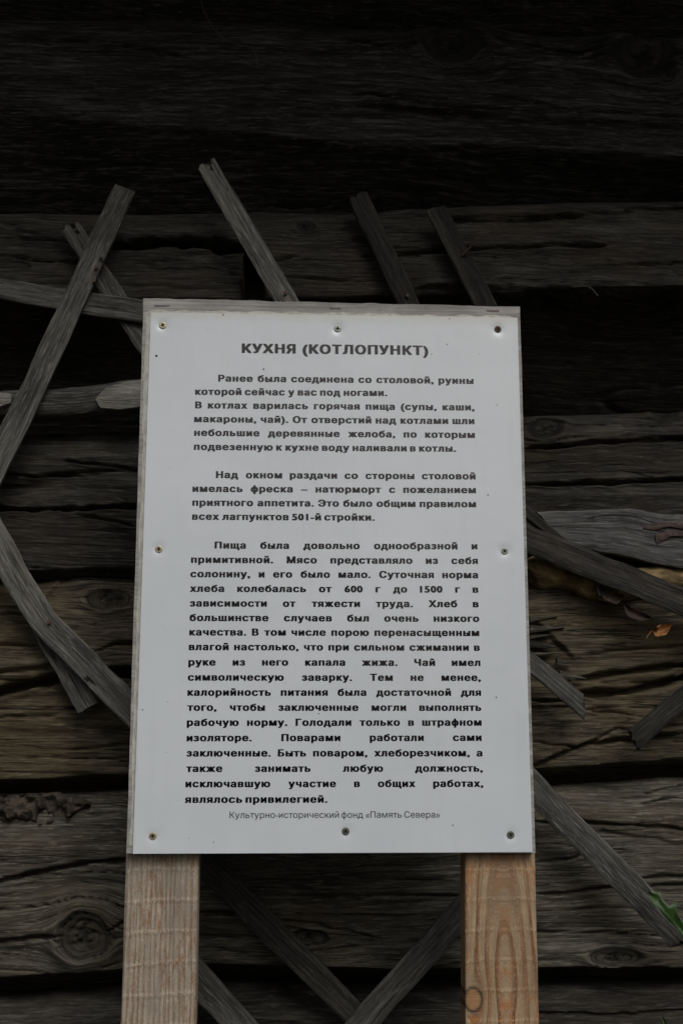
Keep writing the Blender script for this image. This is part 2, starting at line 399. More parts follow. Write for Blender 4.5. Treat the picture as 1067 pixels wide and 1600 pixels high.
def build_log(mat, top, bot, fb, seed, cracks=(), knots=(), ledges=(), holes=(), rows=150, depth=0.22, pw=1.1, crown=0.045, off=0.0, tr=0.10, autoc=1.0, xs=None, zt=None, zb=None):
    X = XS if xs is None else xs
    zt = edge(top) if zt is None else zt
    zb = edge(bot) if zb is None else zb
    nx = len(X)
    s = np.linspace(0, 1, rows)[:, None]
    if isinstance(fb, (list, tuple)):
        w_ = [at(px, 800, YF)[0] for px, _ in fb]
        fbx = np.interp(X, w_, [v for _, v in fb])[None, :]
    else: fbx = np.full((1, nx), fb)
    Xg = np.broadcast_to(X[None, :], (rows, nx)).copy()
    H = (zt-zb)[None, :]
    ext = 0.065                                       # the underside dips behind the log below
    Z = zt[None, :] - s*(H+ext)
    tb = np.clip((s-fbx)/(1-fbx), 0, 1); tt = np.clip((tr-s)/tr, 0, 1)
    D = depth*(0.55*tb**pw+0.45*(1-np.sqrt(np.clip(1-tb**2.1, 0, 1)))) + 0.055*(1-np.sqrt(np.clip(1-tt**2, 0, 1)))
    D = D + crown*np.clip((s-0.25)/0.75, 0, 1)**2 + crown*0.8*np.clip((0.25-s)/0.25, 0, 1)**2
    # slow swell of the trunk and adzed facets
    disp = 0.010*fbm(Xg*1.6+seed*3.1, Z*5, seed, 3) + 0.0025*fbm(Xg*6, Z*40, seed+4, 4)
    PX, PY = to_px(Xg, YF+D, Z)
    gv = Z + 0.008*fbm(Xg*1.5, Z*2.0, seed+9, 2) + 0.0008*fbm(Xg*9, Z*16, seed+12, 2)
    km = np.zeros_like(Z); kr = np.zeros_like(Z)
    for (kx, ky, rx, ry, kd) in knots:
        dx = (PX-kx)/rx; dy = (PY-ky)/ry
        wob = 1+0.13*vn(np.arctan2(dy, dx)*1.6+seed, dx*0.7, seed+21)
        r = np.sqrt(dx*dx+dy*dy)/wob+1e-4
        Rm = ry*0.00108
        sgn = -dy*Rm
        flow = np.where(r > 1, -sgn/(r*r)*np.exp(-(np.clip(r-1, 0, 9)/2.6)**2), -sgn)
        gv = gv + flow
        gv = np.where(r < 1, gv + (1-r)*Rm*1.5, gv)
        m = sstep(1.05, 0.85, r)
        km = np.maximum(km, m*0.9); kr = np.maximum(kr, np.exp(-((r-1)/0.10)**2)*0.8)
        th = np.arctan2(dy, dx)
        rad = np.zeros_like(r)
        for a_ in range(5):                            # star checks inside the knot
            dth = np.angle(np.exp(1j*(th-(a_*1.2566+seed+0.5*vn(r*3, a_, seed)))))
            rad = np.maximum(rad, np.exp(-(dth*r/0.085)**2)*sstep(0.95, 0.4, r))
        disp = disp + kd*0.9*np.exp(-((r-1.25)/0.35)**2) - kd*0.55*sstep(1.0, 0.5, r) - 0.006*np.exp(-((r-1)/0.11)**2) - 0.007*rad
        kr = np.maximum(kr, rad*0.9)
    # fibre relief + long drying checks along the grain
    disp = disp + 0.0016*fbm(Xg*5, gv*170, seed+31, 2) + 0.0016*fbm(Xg*3, gv*60, seed+33, 2)
    rn = np.abs(vn(Xg*0.8+11, gv*22, seed+41)); gate = sstep(0.1, 0.35, vn(Xg*1.1+3, gv*8, seed+43))
    disp = disp - autoc*0.012*gate*np.exp(-(rn/0.026)**2)
    rn = np.abs(vn(Xg*1.6+5, gv*46+7, seed+45)); gate = sstep(0.05, 0.3, vn(Xg*2.3+8, gv*12, seed+46))
    disp = disp - autoc*0.006*gate*np.exp(-(rn/0.05)**2)
    for cr in cracks:
        pts, hw, dep = cr[:3]
        cx = [p[0] for p in pts]; cyy = [p[1] for p in pts]
        yc = np.interp(PX, cx, cyy) + 1.8*fbm(PX/26, 0*PX, seed+51, 3)
        L0, L1 = cx[0], cx[-1]
        tap = np.clip((PX-L0+6)/34, 0, 1)*np.clip((L1+6-PX)/34, 0, 1)
        ww = hw*(0.35+0.65*tap)*(1+0.35*vn(PX/18, 0*PX+3, seed+53))
        prof = np.exp(-np.abs((PY-yc)/ww)**3)*np.clip(tap*2, 0, 1)
        disp = disp - dep*prof
        disp = disp + 0.0035*np.exp(-((PY-yc-ww*1.7)/(ww*0.9))**2)*np.clip(tap*2, 0, 1)
    for (pts, amp, fall) in ledges:                    # a split layer: stands proud above the line, ends in a step
        cx = [p[0] for p in pts]; cyy = [p[1] for p in pts]
        yc = np.interp(PX, cx, cyy) + 3.0*fbm(PX/30, 0*PX, seed+61, 4)
        tap = sstep(cx[0]-10, cx[0]+20, PX)*sstep(cx[-1]+10, cx[-1]-20, PX)
        d = yc-PY
        disp = disp + amp*tap*sstep(-1.5, 2.5, d)*np.exp(-np.clip(d, 0, 1e3)/fall)
    for (x0, x1, y0, y1, dep) in holes:
        jx = 3*vn(PY/14, 0*PY, seed+71)
        m = sstep(x0-2, x0+3, PX+jx)*sstep(x1+2, x1-3, PX+jx)*sstep(y0-3, y0+4, PY)*sstep(y1+4, y1-4, PY)
        disp = disp - dep*m
    Yg = YF + off + D - disp
    Zg = Z + 0.003*fbm(Xg*8, s*3+seed, seed+81, 2)
    front = np.stack([Xg, Yg, Zg], -1).reshape(-1, 3)
    # back of the log
    back = []
    for yy, tz in ((YF+depth+0.06, 1.0), (YF+depth+0.08, 0.5), (YF+max(0.42, depth), 0.05)):
        zz = zt*(1-tz) + (zb-ext)*tz
        back.append(np.stack([X, np.full(nx, yy), zz], -1))
    V = np.concatenate([front]+back)
    V[:, 1] -= 0.3
    R_ = rows+3
    idx = np.arange(R_*nx).reshape(R_, nx)
    Q = []
    for r in range(R_):
        a = idx[r]; b = idx[(r+1) % R_]
        Q.append(np.stack([a[:-1], b[:-1], b[1:], a[1:]], 1))
    Q = np.concatenate(Q)
    n0 = rows*nx; nb = 3*nx
    gc = np.concatenate([np.stack([Xg.ravel(), gv.ravel(), np.full(n0, seed*3.7)], 1), np.stack([np.tile(X, 3), np.repeat([0.1, 0.2, 0.3], nx), np.full(nb, seed*3.7)], 1)])
    kmf = np.concatenate([km.ravel(), np.zeros(nb)]); krf = np.concatenate([np.clip(kr, 0, 1).ravel(), np.zeros(nb)])
    return mesh_obj('log', V, Q, mat, wall, {'gc': gc, 'km': kmf, 'kr': krf})

T_A = [(-400, -10), (0, -6), (300, -4), (534, 8), (640, 17), (700, 10), (750, -2), (800, 12), (860, 24), (960, 22), (1067, 36), (1400, 36)]
T_B = [(-400, 300), (0, 303), (180, 307), (400, 302), (534, 306), (700, 300), (800, 293), (900, 290), (1067, 288), (1400, 286)]
T_C = [(-400, 668), (0, 662), (220, 655), (534, 644), (820, 632), (1067, 625), (1400, 620)]
T_D = [(-400, 903), (0, 900), (60, 898), (110, 892), (150, 891), (220, 893), (534, 889), (820, 872), (1067, 868), (1400, 866)]
T_E = [(-400, 1246), (0, 1242), (130, 1240), (210, 1232), (534, 1232), (870, 1231), (960, 1224), (1067, 1216), (1400, 1214)]
T_F = [(-400, 1580), (0, 1578), (300, 1552), (534, 1560), (820, 1556), (1067, 1552), (1400, 1550)]
T_Z = [(-400, -320), (534, -300), (1400, -310)]
dz = 0.315
zF = edge(T_F)
LOGS = []
build_log(M['log_shade_dark'], None, None, 0.55, 2, rows=60, zt=edge(T_Z)+0.34, zb=edge(T_Z), autoc=0.5)
build_log(M['log_shade_dark'], T_Z, T_A, 0.45, 3, rows=110)
build_log(M['log_shade_dark'], T_A, T_B, [(0, 0.50), (534, 0.60), (1067, 0.66)], 11, depth=0.38, pw=0.8,
    knots=[(705, 72, 44, 26, 0.012), (1005, 92, 46, 32, 0.016), (1042, 118, 12, 12, 0.006)],
    cracks=[([(540, 145), (700, 170), (850, 180)], 2.5, 0.012), ([(760, 60), (900, 85), (955, 78)], 2.5, 0.014), ([(540, 60), (610, 75), (660, 72)], 3, 0.012), ([(0, 58), (200, 70), (300, 92)], 3, 0.010), ([(760, 150), (900, 178), (1067, 186)], 2.5, 0.010), ([(980, 52), (1067, 66)], 3, 0.014)],
    ledges=[([(560, 165), (800, 190), (1100, 200)], 0.012, 60)])
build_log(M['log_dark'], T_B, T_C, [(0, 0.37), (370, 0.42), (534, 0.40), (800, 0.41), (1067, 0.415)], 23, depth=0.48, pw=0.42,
    knots=[(478, 357, 13, 8, 0.006)],
    cracks=[([(172, 384), (230, 380), (300, 378), (384, 390)], 8, 0.085), ([(955, 330), (1000, 331), (1080, 329)], 3, 0.018), ([(690, 349), (780, 347), (905, 342)], 2.4, 0.014), ([(560, 402), (640, 396), (734, 391), (860, 384), (950, 386)], 3, 0.018),
            ([(300, 318), (390, 312), (534, 325)], 2.5, 0.014), ([(0, 372), (70, 374), (175, 388)], 3, 0.016), ([(0, 401), (60, 408), (130, 414)], 2.5, 0.012), ([(0, 318), (110, 330), (150, 322)], 2.5, 0.012), ([(440, 432), (560, 440)], 2, 0.010), ([(935, 418), (1080, 411)], 2.2, 0.012), ([(390, 415), (470, 400)], 3, 0.014)],
    ledges=[([(560, 330), (700, 343), (960, 337), (1110, 330)], 0.012, 30), ([(650, 448), (880, 453), (960, 455), (1110, 450)], 0.016, 20)],
    holes=[(379, 413, 398, 640, 0.10)])
build_log(M['log_dark'], T_C, T_D, 0.765, 37, pw=0.7,
    knots=[(850, 671, 25, 16, 0.007), (1036, 648, 20, 10, 0.008)],
    cracks=[([(820, 703), (930, 694), (1090, 686)], 3, 0.020), ([(820, 758), (950, 756), (1090, 748)], 3, 0.022), ([(-60, 795), (100, 796), (214, 792), (240, 792)], 3.2, 0.024), ([(100, 720), (215, 735)], 2.2, 0.012), ([(-20, 738), (60, 744), (160, 742)], 2.2, 0.012), ([(120, 804), (215, 822)], 2.5, 0.010)],
    ledges=[([(820, 701), (1100, 688)], 0.009, 40)])
build_log(M['log_brown'], T_D, T_E, [(0, 0.785), (200, 0.79), (534, 0.79), (860, 0.79), (1067, 0.775)], 41, pw=0.45, depth=0.3,
    knots=[(170, 938, 32, 15, 0.012)],
    cracks=[([(-60, 1088), (0, 1080), (60, 1068), (110, 1057), (214, 1052), (240, 1052)], 7.5, 0.05), ([(-40, 1052), (60, 1046), (110, 1036)], 3.5, 0.02), ([(150, 1018), (180, 1008), (240, 1002)], 2.6, 0.018), ([(-20, 958), (50, 962)], 3, 0.014), ([(100, 1172), (160, 1168), (215, 1162)], 2.2, 0.012), ([(900, 1063), (930, 1056), (1000, 1046), (1067, 1040), (1100, 1040)], 4.5, 0.034), ([(895, 1083), (960, 1083), (1010, 1074), (1100, 1052)], 5.5, 0.04),
            ([(830, 1096), (905, 1096)], 3, 0.02), ([(830, 1200), (870, 1182), (920, 1160), (990, 1156), (1100, 1138)], 2.8, 0.016), ([(830, 1160), (900, 1168), (960, 1140), (1090, 1130)], 2.2, 0.012), ([(910, 1022), (1000, 1012), (1090, 1010)], 2.4, 0.012), ([(910, 1108), (1000, 1118)], 2.4, 0.012), ([(-20, 1120), (100, 1118)], 2.2, 0.010), ([(-20, 1005), (60, 1012)], 2.6, 0.014)],
    ledges=[([(-40, 950), (60, 948), (100, 905), (160, 912)], 0.012, 40), ([(828, 965), (850, 985), (870, 1005), (900, 1030)], 0.012, 60), ([(-60, 1060), (110, 1042)], 0.012, 40), ([(828, 1196), (920, 1158), (1100, 1140)], 0.014, 50)])
build_log(M['log_grey'], T_E, T_F, [(0, 0.725), (534, 0.72), (1067, 0.755)], 59, pw=0.5, depth=0.35,
    knots=[(133, 1462, 40, 34, 0.014), (484, 1464, 26, 12, 0.010), (962, 1496, 40, 13, 0.006)],
    cracks=[([(-60, 1385), (0, 1376), (80, 1360), (140, 1348), (215, 1342)], 3.6, 0.028), ([(-40, 1476), (60, 1466), (96, 1462)], 3.0, 0.022), ([(168, 1454), (200, 1436)], 3.0, 0.02), ([(1003, 1240), (1030, 1238), (1090, 1222)], 4.0, 0.02), ([(1000, 1256), (1060, 1246)], 2.2, 0.012), ([(835, 1285), (900, 1284), (1000, 1290), (1100, 1297)], 2.6, 0.018), ([(835, 1348), (900, 1338), (960, 1320)], 2.4, 0.012), ([(835, 1397), (900, 1393), (970, 1384)], 2.6, 0.018), ([(1000, 1371), (1090, 1366)], 3.0, 0.02), ([(1012, 1384), (1090, 1378)], 2.5, 0.016),
            ([(437, 1437), (500, 1446), (590, 1464)], 3, 0.018), ([(310, 1425), (400, 1430)], 2.6, 0.014), ([(450, 1402), (640, 1398), (725, 1400)], 2.2, 0.012), ([(310, 1462), (380, 1464)], 2, 0.01)],
    ledges=[([(430, 1440), (520, 1455), (600, 1468)], 0.014, 24), ([(500, 1528), (560, 1520), (620, 1510), (730, 1500)], 0.012, 30), ([(835, 1240), (950, 1300), (1100, 1320)], 0.006, 50)])
build_log(M['log_dark'], T_F, None, 0.7, 67, rows=110, zb=zF-dz, cracks=[([(830, 1583), (960, 1586), (1090, 1576)], 3, 0.02)])
for k in range(1, 3):
    build_log(M['log_dark'], None, None, 0.7, 70+k, rows=50, zt=zF-dz*k, zb=zF-dz*(k+1), autoc=0.5)
build_log(M['log_dark'], None, None, 0.7, 75, rows=40, zt=zF-dz*3, zb=zF*0-0.05, autoc=0.5)

# eave above the wall: planks laid on rafters, out of the frame but shading the upper logs
for k, x in enumerate(np.arange(-2.4, 2.5, 0.8)):
    V = [(x-.05, -0.85, 0), (x+.05, -0.85, 0), (x+.05, 0.7, 0), (x-.05, 0.7, 0)]
    rz = lambda y: 3.10 + (y+0.85)*0.42
    V = [(a, b, rz(b)+c) for c in (0, 0.12) for a, b, _ in V]
    o = mesh_obj('rafter', [(a, b-0.3, c) for a, b, c in V], [(3, 2, 1, 0), (4, 5, 6, 7), (0, 1, 5, 4), (1, 2, 6, 5), (2, 3, 7, 6), (3, 0, 4, 7)], M['log_shade_dark'], wall, smooth=False)
for k in range(9):
    y = -0.92+k*0.19; z0 = 3.10+(y+0.85)*0.42+0.125; y2 = y+0.186; z2 = z0+0.186*0.42; zz = 0.0
    V = [(-2.7, y, z0), (2.7, y, z0), (2.7, y2, z2), (-2.7, y2, z2), (-2.7, y, z0+.025), (2.7, y, z0+.025), (2.7, y2, z2+.025), (-2.7, y2, z2+.025)]
    mesh_obj('eave_plank', [(a, b-0.3, c) for a, b, c in V], [(3, 2, 1, 0), (4, 5, 6, 7), (0, 1, 5, 4), (1, 2, 6, 5), (2, 3, 7, 6), (3, 0, 4, 7)], M['log_shade_dark'], wall, smooth=False)

# lumpy clay and rotten wood pressed into the joints
def lump(name, pts, hw, mat, Y, seed, amp=0.012, nx=90, nr=16):
    cx = np.array([p[0] for p in pts], float); cy = np.array([p[1] for p in pts], float)
    t = np.linspace(0, 1, nx); pxs = np.interp(t, np.linspace(0, 1, len(cx)), cx); pys = np.interp(t, np.linspace(0, 1, len(cy)), cy)
    V = []
    for i in range(nx):
        h = hw*(0.75+0.35*float(vn(t[i]*7, 0.3, seed)))*min(1, 6*min(t[i], 1-t[i])+0.15)
        for j in range(nr):
            a = math.pi*j/(nr-1)
            py = pys[i]-h*math.cos(a); yy = Y+0.03-0.045*math.sin(a)**0.7
            yy -= amp*float(fbm(t[i]*14+seed, j*0.42, seed, 3))
            x, z = at(pxs[i], py, Y); V.append((x, yy-0.3, z))
        x, z = at(pxs[i], pys[i], Y); V.append((x, Y+0.08-0.3, z))
    m = nr+1; Fc = []
    for i in range(nx-1):
        for j in range(m):
            Fc.append((i*m+j, (i+1)*m+j, (i+1)*m+(j+1) % m, i*m+(j+1) % m))
    Fc.append(tuple(range(m))); Fc.append(tuple((nx-1)*m+k for k in range(m))[::-1])
    return mesh_obj(name, V, Fc, mat, wall)
tag(lump('clay_chinking', [(800, 880), (860, 895), (920, 912), (960, 915), (1030, 905), (1130, 895)], 27, M['clay'], 0.288, 5), 'yellowish clay stuffed between the logs right of the sign')
tag(lump('rotten_chinking', [(-90, 1262), (0, 1266), (70, 1266), (142, 1256)], 26, M['rot'], 0.318, 9, 0.03), 'crumbling brown rotten wood at the left joint')

# ------------------------------------------------------------------ flat wooden pieces given by their two long edges
def slab(name, EA, EB, Y, th, mat, parent=None, seed=0, nal=None, nac=13, gcf=None, rag=(0.0, 0.0), wob=0.0012, world=False, notch=(), relief=0.0009, tilt=0.0, knots=(), origin=(0, 0, 0), gcz=None):
    """EA / EB: matching polylines along the two edges, in photograph pixels on the plane Y (or world x, z)"""
    A = np.array([p if world else at(p[0], p[1], Y) for p in EA], float)
    B = np.array([p if world else at(p[0], p[1], Y) for p in EB], float)
    mid = (A+B)/2; L = np.concatenate([[0], np.cumsum(np.linalg.norm(np.diff(mid, axis=0), axis=1))])
    if nal is None: nal = max(8, int(L[-1]/0.004))
    u = np.linspace(0, L[-1], nal)
    def smooth_interp(P):
        r = np.stack([np.interp(u, L, P[:, k]) for k in range(2)], 1)
        if len(P) > 2:
            kk = max(3, nal//16) | 1; pad = kk//2
            rp = np.concatenate([r[0]+(r[0]-r[1])*np.arange(pad, 0, -1)[:, None], r, r[-1]+(r[-1]-r[-2])*np.arange(1, pad+1)[:, None]])
            r = np.stack([np.convolve(rp[:, k], np.ones(kk)/kk, 'valid') for k in range(2)], 1)
        return r
    a = smooth_interp(A); b = smooth_interp(B)
    dirn = np.gradient((a+b)/2, axis=0); dirn /= np.linalg.norm(dirn, axis=1)[:, None]+1e-9
    wd = float(np.linalg.norm(b-a, axis=1).mean())
    a = a + (b-a)/wd*(wob*fbm(u*22, 0*u, seed, 5))[:, None]; b = b + (b-a)/wd*(wob*fbm(u*14, 0*u+5, seed+1, 3))[:, None]
    v = np.linspace(0, 1, nac)
    P = a[:, None, :]*(1-v)[None, :, None] + b[:, None, :]*v[None, :, None]
    # ragged broken ends
    for which, amt in ((0, rag[0]), (1, rag[1])):
        if amt:
            jag = amt*(0.5*vn(v*5+seed, 0*v, seed+3)+0.7*vn(v*13, 0*v+2, seed+5))
            uu = u if which == 0 else L[-1]-u
            fall = np.clip(1-uu/0.05, 0, 1)
            P = P + (dirn[:, None, :]*jag[None, :, None]*fall[:, None, None])
    al = np.broadcast_to(u[:, None], (nal, nac)); ac = np.broadcast_to((v*wd)[None, :], (nal, nac))
    km = np.zeros((nal, nac)); kr = np.zeros((nal, nac))
    gy_ = ac.copy()
    Yf = np.full((nal, nac), Y)
    for (kx, ky, r_) in knots:                         # px centre, px radius
        wx, wz = at(kx, ky, Y); rr = r_*0.00098
        d = np.sqrt(((P[..., 0]-wx))**2+((P[..., 1]-wz)/1.25)**2)/rr
        km = np.maximum(km, sstep(1.02, 0.9, d)); kr = np.maximum(kr, np.exp(-((d-1.08)/0.16)**2))
    if gcf is not None: gy_ = gcf(P, ac, al)
    Yf = Yf - relief*fbm(al*12, gy_*260+seed, seed+7, 2) - 0.5*relief*vn(al*5, gy_*90, seed+8)
    e = np.minimum(v, 1-v)[None, :]*wd
    Yf = Yf + 0.0022*np.exp(-e/0.0016) + tilt*(v-0.5)[None, :]*wd
    for (nxp, nyp, r_) in notch:                       # a bite broken out of an edge
        wx, wz = at(nxp, nyp, Y); rr = r_*0.00105
        d = np.sqrt((P[..., 0]-wx)**2+(P[..., 1]-wz)**2)/rr
        Yf = Yf + th*0.97*sstep(1.1, 0.85, d+0.15*vn(P[..., 0]*300, P[..., 1]*300, seed))
    front = np.stack([P[..., 0], Yf, P[..., 1]], -1)
    bk = np.stack([P[:, ::-(nac-1), 0], np.full((nal, 2), Y+th)+tilt*np.array([.5, -.5])[None, :]*wd, P[:, ::-(nac-1), 1]], -1)
    ring = np.concatenate([front, bk], 1); m = nac+2
    V = ring.reshape(-1, 3) - np.array(origin)
    idx = np.arange(nal*m).reshape(nal, m)
    Q = []
    for j in range(m):
        k = (j+1) % m
        Q.append(np.stack([idx[:-1, j], idx[:-1, k], idx[1:, k], idx[1:, j]], 1))
    Fc = [tuple(int(t) for t in q) for q in np.concatenate(Q)]
    Fc.append(tuple(int(t) for t in idx[0][::-1])); Fc.append(tuple(int(t) for t in idx[-1]))
    ext = lambda g, fill: np.concatenate([g, g[:, -1:] + (fill if fill else 0), g[:, :1] - (fill if fill else 0)], 1).ravel()
    gc = np.stack([ext(al, 0), ext(gy_, th), np.full(nal*m, (seed if gcz is None else gcz)*2.3)], 1)
    o = mesh_obj(name, V, Fc, mat, parent, {'gc': gc, 'km': ext(km, 0), 'kr': ext(kr, 0)}, sharp=42)
    if parent is None: o.location = origin
    bm = bmesh.new(); bm.from_mesh(o.data); bmesh.ops.recalc_face_normals(bm, faces=bm.faces); bm.to_mesh(o.data); bm.free()
    return o

GL = 'old laths leaning criss-cross on the log wall'
lath_no = [0]
def lath(EA, EB, Y, mat, label, th=0.008, rag=(0.008, 0.008), notch=(), nails=(), name='wooden_lath', cat='lath', group=GL, nac=13, tilt=0.0, wob=0.0022):
    lath_no[0] += 1; sd = 100+lath_no[0]*7
    cxp = (EA[0][0]+EB[0][0])/2; cyp = (EA[0][1]+EB[0][1])/2
    x, z = at(cxp, cyp, Y)
    o = slab(name, EA, EB, Y, th, M[mat], None, sd, rag=rag, notch=notch, nac=nac, origin=(x, Y, z), tilt=tilt, wob=wob)
    tag(o, label, cat, group)
    for (nx_, ny_) in nails:
        wx, wz = at(nx_, ny_, Y)
        nail = tube('nail', [(wx-x, -0.006, wz-z), (wx-x, 0.006, wz-z)], [0.0032, 0.0022], M['rust'], o, 8)
    return o

lath([(179, 287), (173, 300), (30, 608), (0, 667), (-90, 852)], [(212, 299), (205.6, 311), (75, 602), (0, 758), (-40, 850)], 0.222, 'lath_light', 'longest pale grey lath crossing the left side, square-cut top end', nails=[(151, 419), (148, 440)], notch=[(158, 408, 3.5)], rag=(0.001, 0.003), nac=15)
lath([(92, 353), (159, 460), (187, 503), (222, 555), (262, 620)], [(127, 352), (200, 466), (222, 500), (258, 552), (298, 615)], 0.252, 'lath_mid', 'short lath with a forked broken top, crossing behind the long pale lath', rag=(0.012, 0.004), notch=[(115, 353, 4), (120, 362, 3)])
lath([(-80, 425), (0, 434), (75, 446), (223, 467), (330, 484)], [(-80, 453), (0, 466), (125, 488), (222, 504), (330, 522)], 0.238, 'lath_mid', 'nearly level grey lath running from the left frame edge behind the sign top corner')
lath([(310, 262), (427, 468), (490, 580)], [(337, 249), (468, 469), (530, 576)], 0.215, 'lath_light', 'steep grey lath with notched broken top rising above the sign', rag=(0.007, 0.003), notch=[(325, 256, 4.5), (330, 264, 3)], nails=[(446, 459)])
lath([(544, 310), (619, 470), (665, 570)], [(573, 298), (655, 472), (700, 566)], 0.262, 'lath_black', 'dark lath above the sign between two others, rounded top end', rag=(0.004, 0.003), nails=[(636, 463)])
o = lath([(665, 327), (739, 472), (752, 498)], [(695, 319), (776, 474), (789, 500)], 0.256, 'lath_black', 'dark lath above the sign right end with a bent nail at its edge', rag=(0.004, 0.003))
x, z = at(729, 393, 0.25); x2, z2 = at(750, 371, 0.235); x3, z3 = at(722, 398, 0.25)
ox, oy, oz = o.location
tube('nail', [(x3-ox, 0.252-oy, z3-oz), (x-ox, 0.246-oy, z-oz), (x2-ox, 0.225-oy, z2-oz)], [0.0022, 0.0020, 0.0012], M['rust'], o, 6)
lath([(-75, 640), (0, 807), (47, 897), (84, 954), (150, 1022), (203, 1076), (262, 1140)], [(-115, 700), (-30, 845), (8, 920), (56, 988), (134, 1066), (200, 1135), (246, 1182)], 0.232, 'lath_light', 'broad curving grey lath with a bite broken from its lower edge, left of the sign', notch=[(137, 1064, 4.5), (144, 1068, 4)], nails=[(78, 972)], nac=17)
lath([(28, 935), (40, 966), (122, 1115)], [(58, 925), (72, 955), (153, 1098)], 0.256, 'lath_mid', 'short lath stub tucked under the broad curving lath, left of the sign', rag=(0.003, 0.002))
lath([(795, 798), (823, 819), (941, 866), (1065, 917), (1180, 968)], [(790, 850), (825, 864), (949, 915), (1067, 962), (1180, 1006)], 0.236, 'lath_dark', 'wide dark lath sloping down right across the grey plank edge', nac=15)
lath([(790, 760), (823, 789), (889, 846), (935, 886)], [(790, 780), (823, 810), (880, 856), (925, 896)], 0.256, 'lath_dark', 'thin dark stick beside the left end of the grey plank', th=0.012)
lath([(760, 970), (831, 1018), (911, 1084)], [(760, 1010), (831, 1055), (913, 1125)], 0.245, 'lath_mid', 'short lath with a blunt broken end halfway down the right side of the sign', rag=(0.003, 0.004))
lath([(1150, 998), (1067, 1072), (984, 1140)], [(1150, 1040), (1067, 1112), (997, 1172)], 0.248, 'lath_dark', 'short dark lath coming in from the right frame edge, splintered lower end', rag=(0.003, 0.005))
lath([(775, 1135), (837.6, 1204), (1009.6, 1379.5), (1092, 1462)], [(775, 1198), (837.6, 1264), (975, 1403), (1050, 1480)], 0.225, 'lath_mid', 'long grey lath sloping down to the green leaf at the lower right', rag=(0.003, 0.008), nac=17)
lath([(300, 1300), (367, 1367), (566, 1570), (640, 1646)], [(250, 1308), (317, 1376), (540, 1599), (604, 1664)], 0.252, 'lath_dark', 'dark lath between the posts sloping down right, under its crossing neighbour')
lath([(790, 1322), (715, 1401), (540, 1599), (488, 1656)], [(790, 1386), (715, 1464), (595, 1600), (545, 1656)], 0.236, 'lath_mid', 'lath between the posts sloping down left, on top where the two cross', nac=15)
lath([(250, 1430), (308, 1494), (403, 1600), (452, 1655)], [(250, 1500), (306, 1561), (342, 1600), (396, 1660)], 0.238, 'lath_mid', 'lath coming out low beside the left post and leaving the frame bottom')

# grey plank at right
pl = lath([(842, 799), (900, 797), (967, 795), (1030, 800), (1067, 804), (1190, 812)], [(872, 850), (905, 856), (949, 862), (1010, 876), (1067, 887), (1190, 893)], 0.266, 'plank_grey', 'grey weathered plank with pale fuzzy top edge right of the sign', th=0.022, name='weathered_plank', cat='plank', group=None, nac=31, wob=0.003, rag=(0.006, 0.0))
ox, oy, oz = pl.location
def flake(name, pts, Y, mat, parent, o3, seed=1):
    n = len(pts); V = []
    rn = random.Random(seed)
    c = np.mean(np.array(pts, float), 0)
    for (p, q) in pts:
        x, z = at(p, q, Y); V.append((x-o3[0], Y-0.003+rn.uniform(-.001, .001)-o3[1], z-o3[2]))
    for (p, q) in pts:
        x, z = at(p, q, Y); V.append((x-o3[0], Y+0.004-o3[1], z-o3[2]))
    x, z = at(c[0], c[1], Y); V.append((x-o3[0], Y-0.006-o3[1], z-o3[2]))
    Fc = [(i, (i+1) % n, 2*n) for i in range(n)] + [(i, n+i, n+(i+1) % n, (i+1) % n) for i in range(n)] + [tuple(range(n, 2*n))]
    o = mesh_obj(name, V, Fc, mat, parent, smooth=False)
    bm = bmesh.new(); bm.from_mesh(o.data); bmesh.ops.recalc_face_normals(bm, faces=bm.faces); bm.to_mesh(o.data); bm.free()
    return o
flake('bark_flake', [(1003, 826), (1018, 818), (1040, 816), (1067, 819), (1085, 822), (1075, 829), (1045, 824), (1020, 829)], 0.266, M['resinchip'], pl, (ox, oy, oz), 4)
flake('bark_flake', [(1022, 836), (1045, 829), (1080, 831), (1085, 838), (1040, 839), (1026, 850), (1023, 845)], 0.266, M['resinchip'], pl, (ox, oy, oz), 5)

# split pole at left, one half with a pale hewn facet
pole = lath([(-90, 612), (0, 608), (75, 607), (162, 599), (219, 588), (320, 570)], [(-90, 655), (0, 652), (75, 651), (125, 648), (219, 640), (320, 636)], 0.252, 'lath_mid', 'grey split pole lying level in the dark gap left of the sign', th=0.035, name='split_pole', cat='pole', group=None, nac=21, wob=0.003)
def bulge(o, amp):
    me = o.data; m = 23; n = len(me.vertices)//m
    for i in range(n):
        for j in range(21):
            v = me.vertices[i*m+j]; t = j/20*2-1
            v.co.y -= amp*(math.sqrt(max(0, 1-t*t))-0.5)
bulge(pole, 0.022)
ox, oy, oz = pole.location
M['cut'] = weathered('hewn_facet', (0.13, 0.12, 0.10, 1), (0.25, 0.24, 0.21, 1), (0.36, 0.35, 0.31, 1), fine=240)
for pts, sd in (([(150, 624), (166, 606), (200, 596), (232, 594), (232, 634), (190, 640), (158, 638)], 7), ([(-30, 617), (0, 613), (20, 617), (18, 630), (0, 636), (-30, 637)], 8)):
    f_ = flake('hewn_facet', pts, 0.236, M['cut'], pole, (ox, oy, oz), sd)
    me = f_.data; a_ = me.attributes.new('gc', 'FLOAT_VECTOR', 'POINT')
    a_.data.foreach_set('vector', np.array([(v.co.x, v.co.z, sd) for v in me.vertices], dtype=np.float32).ravel())

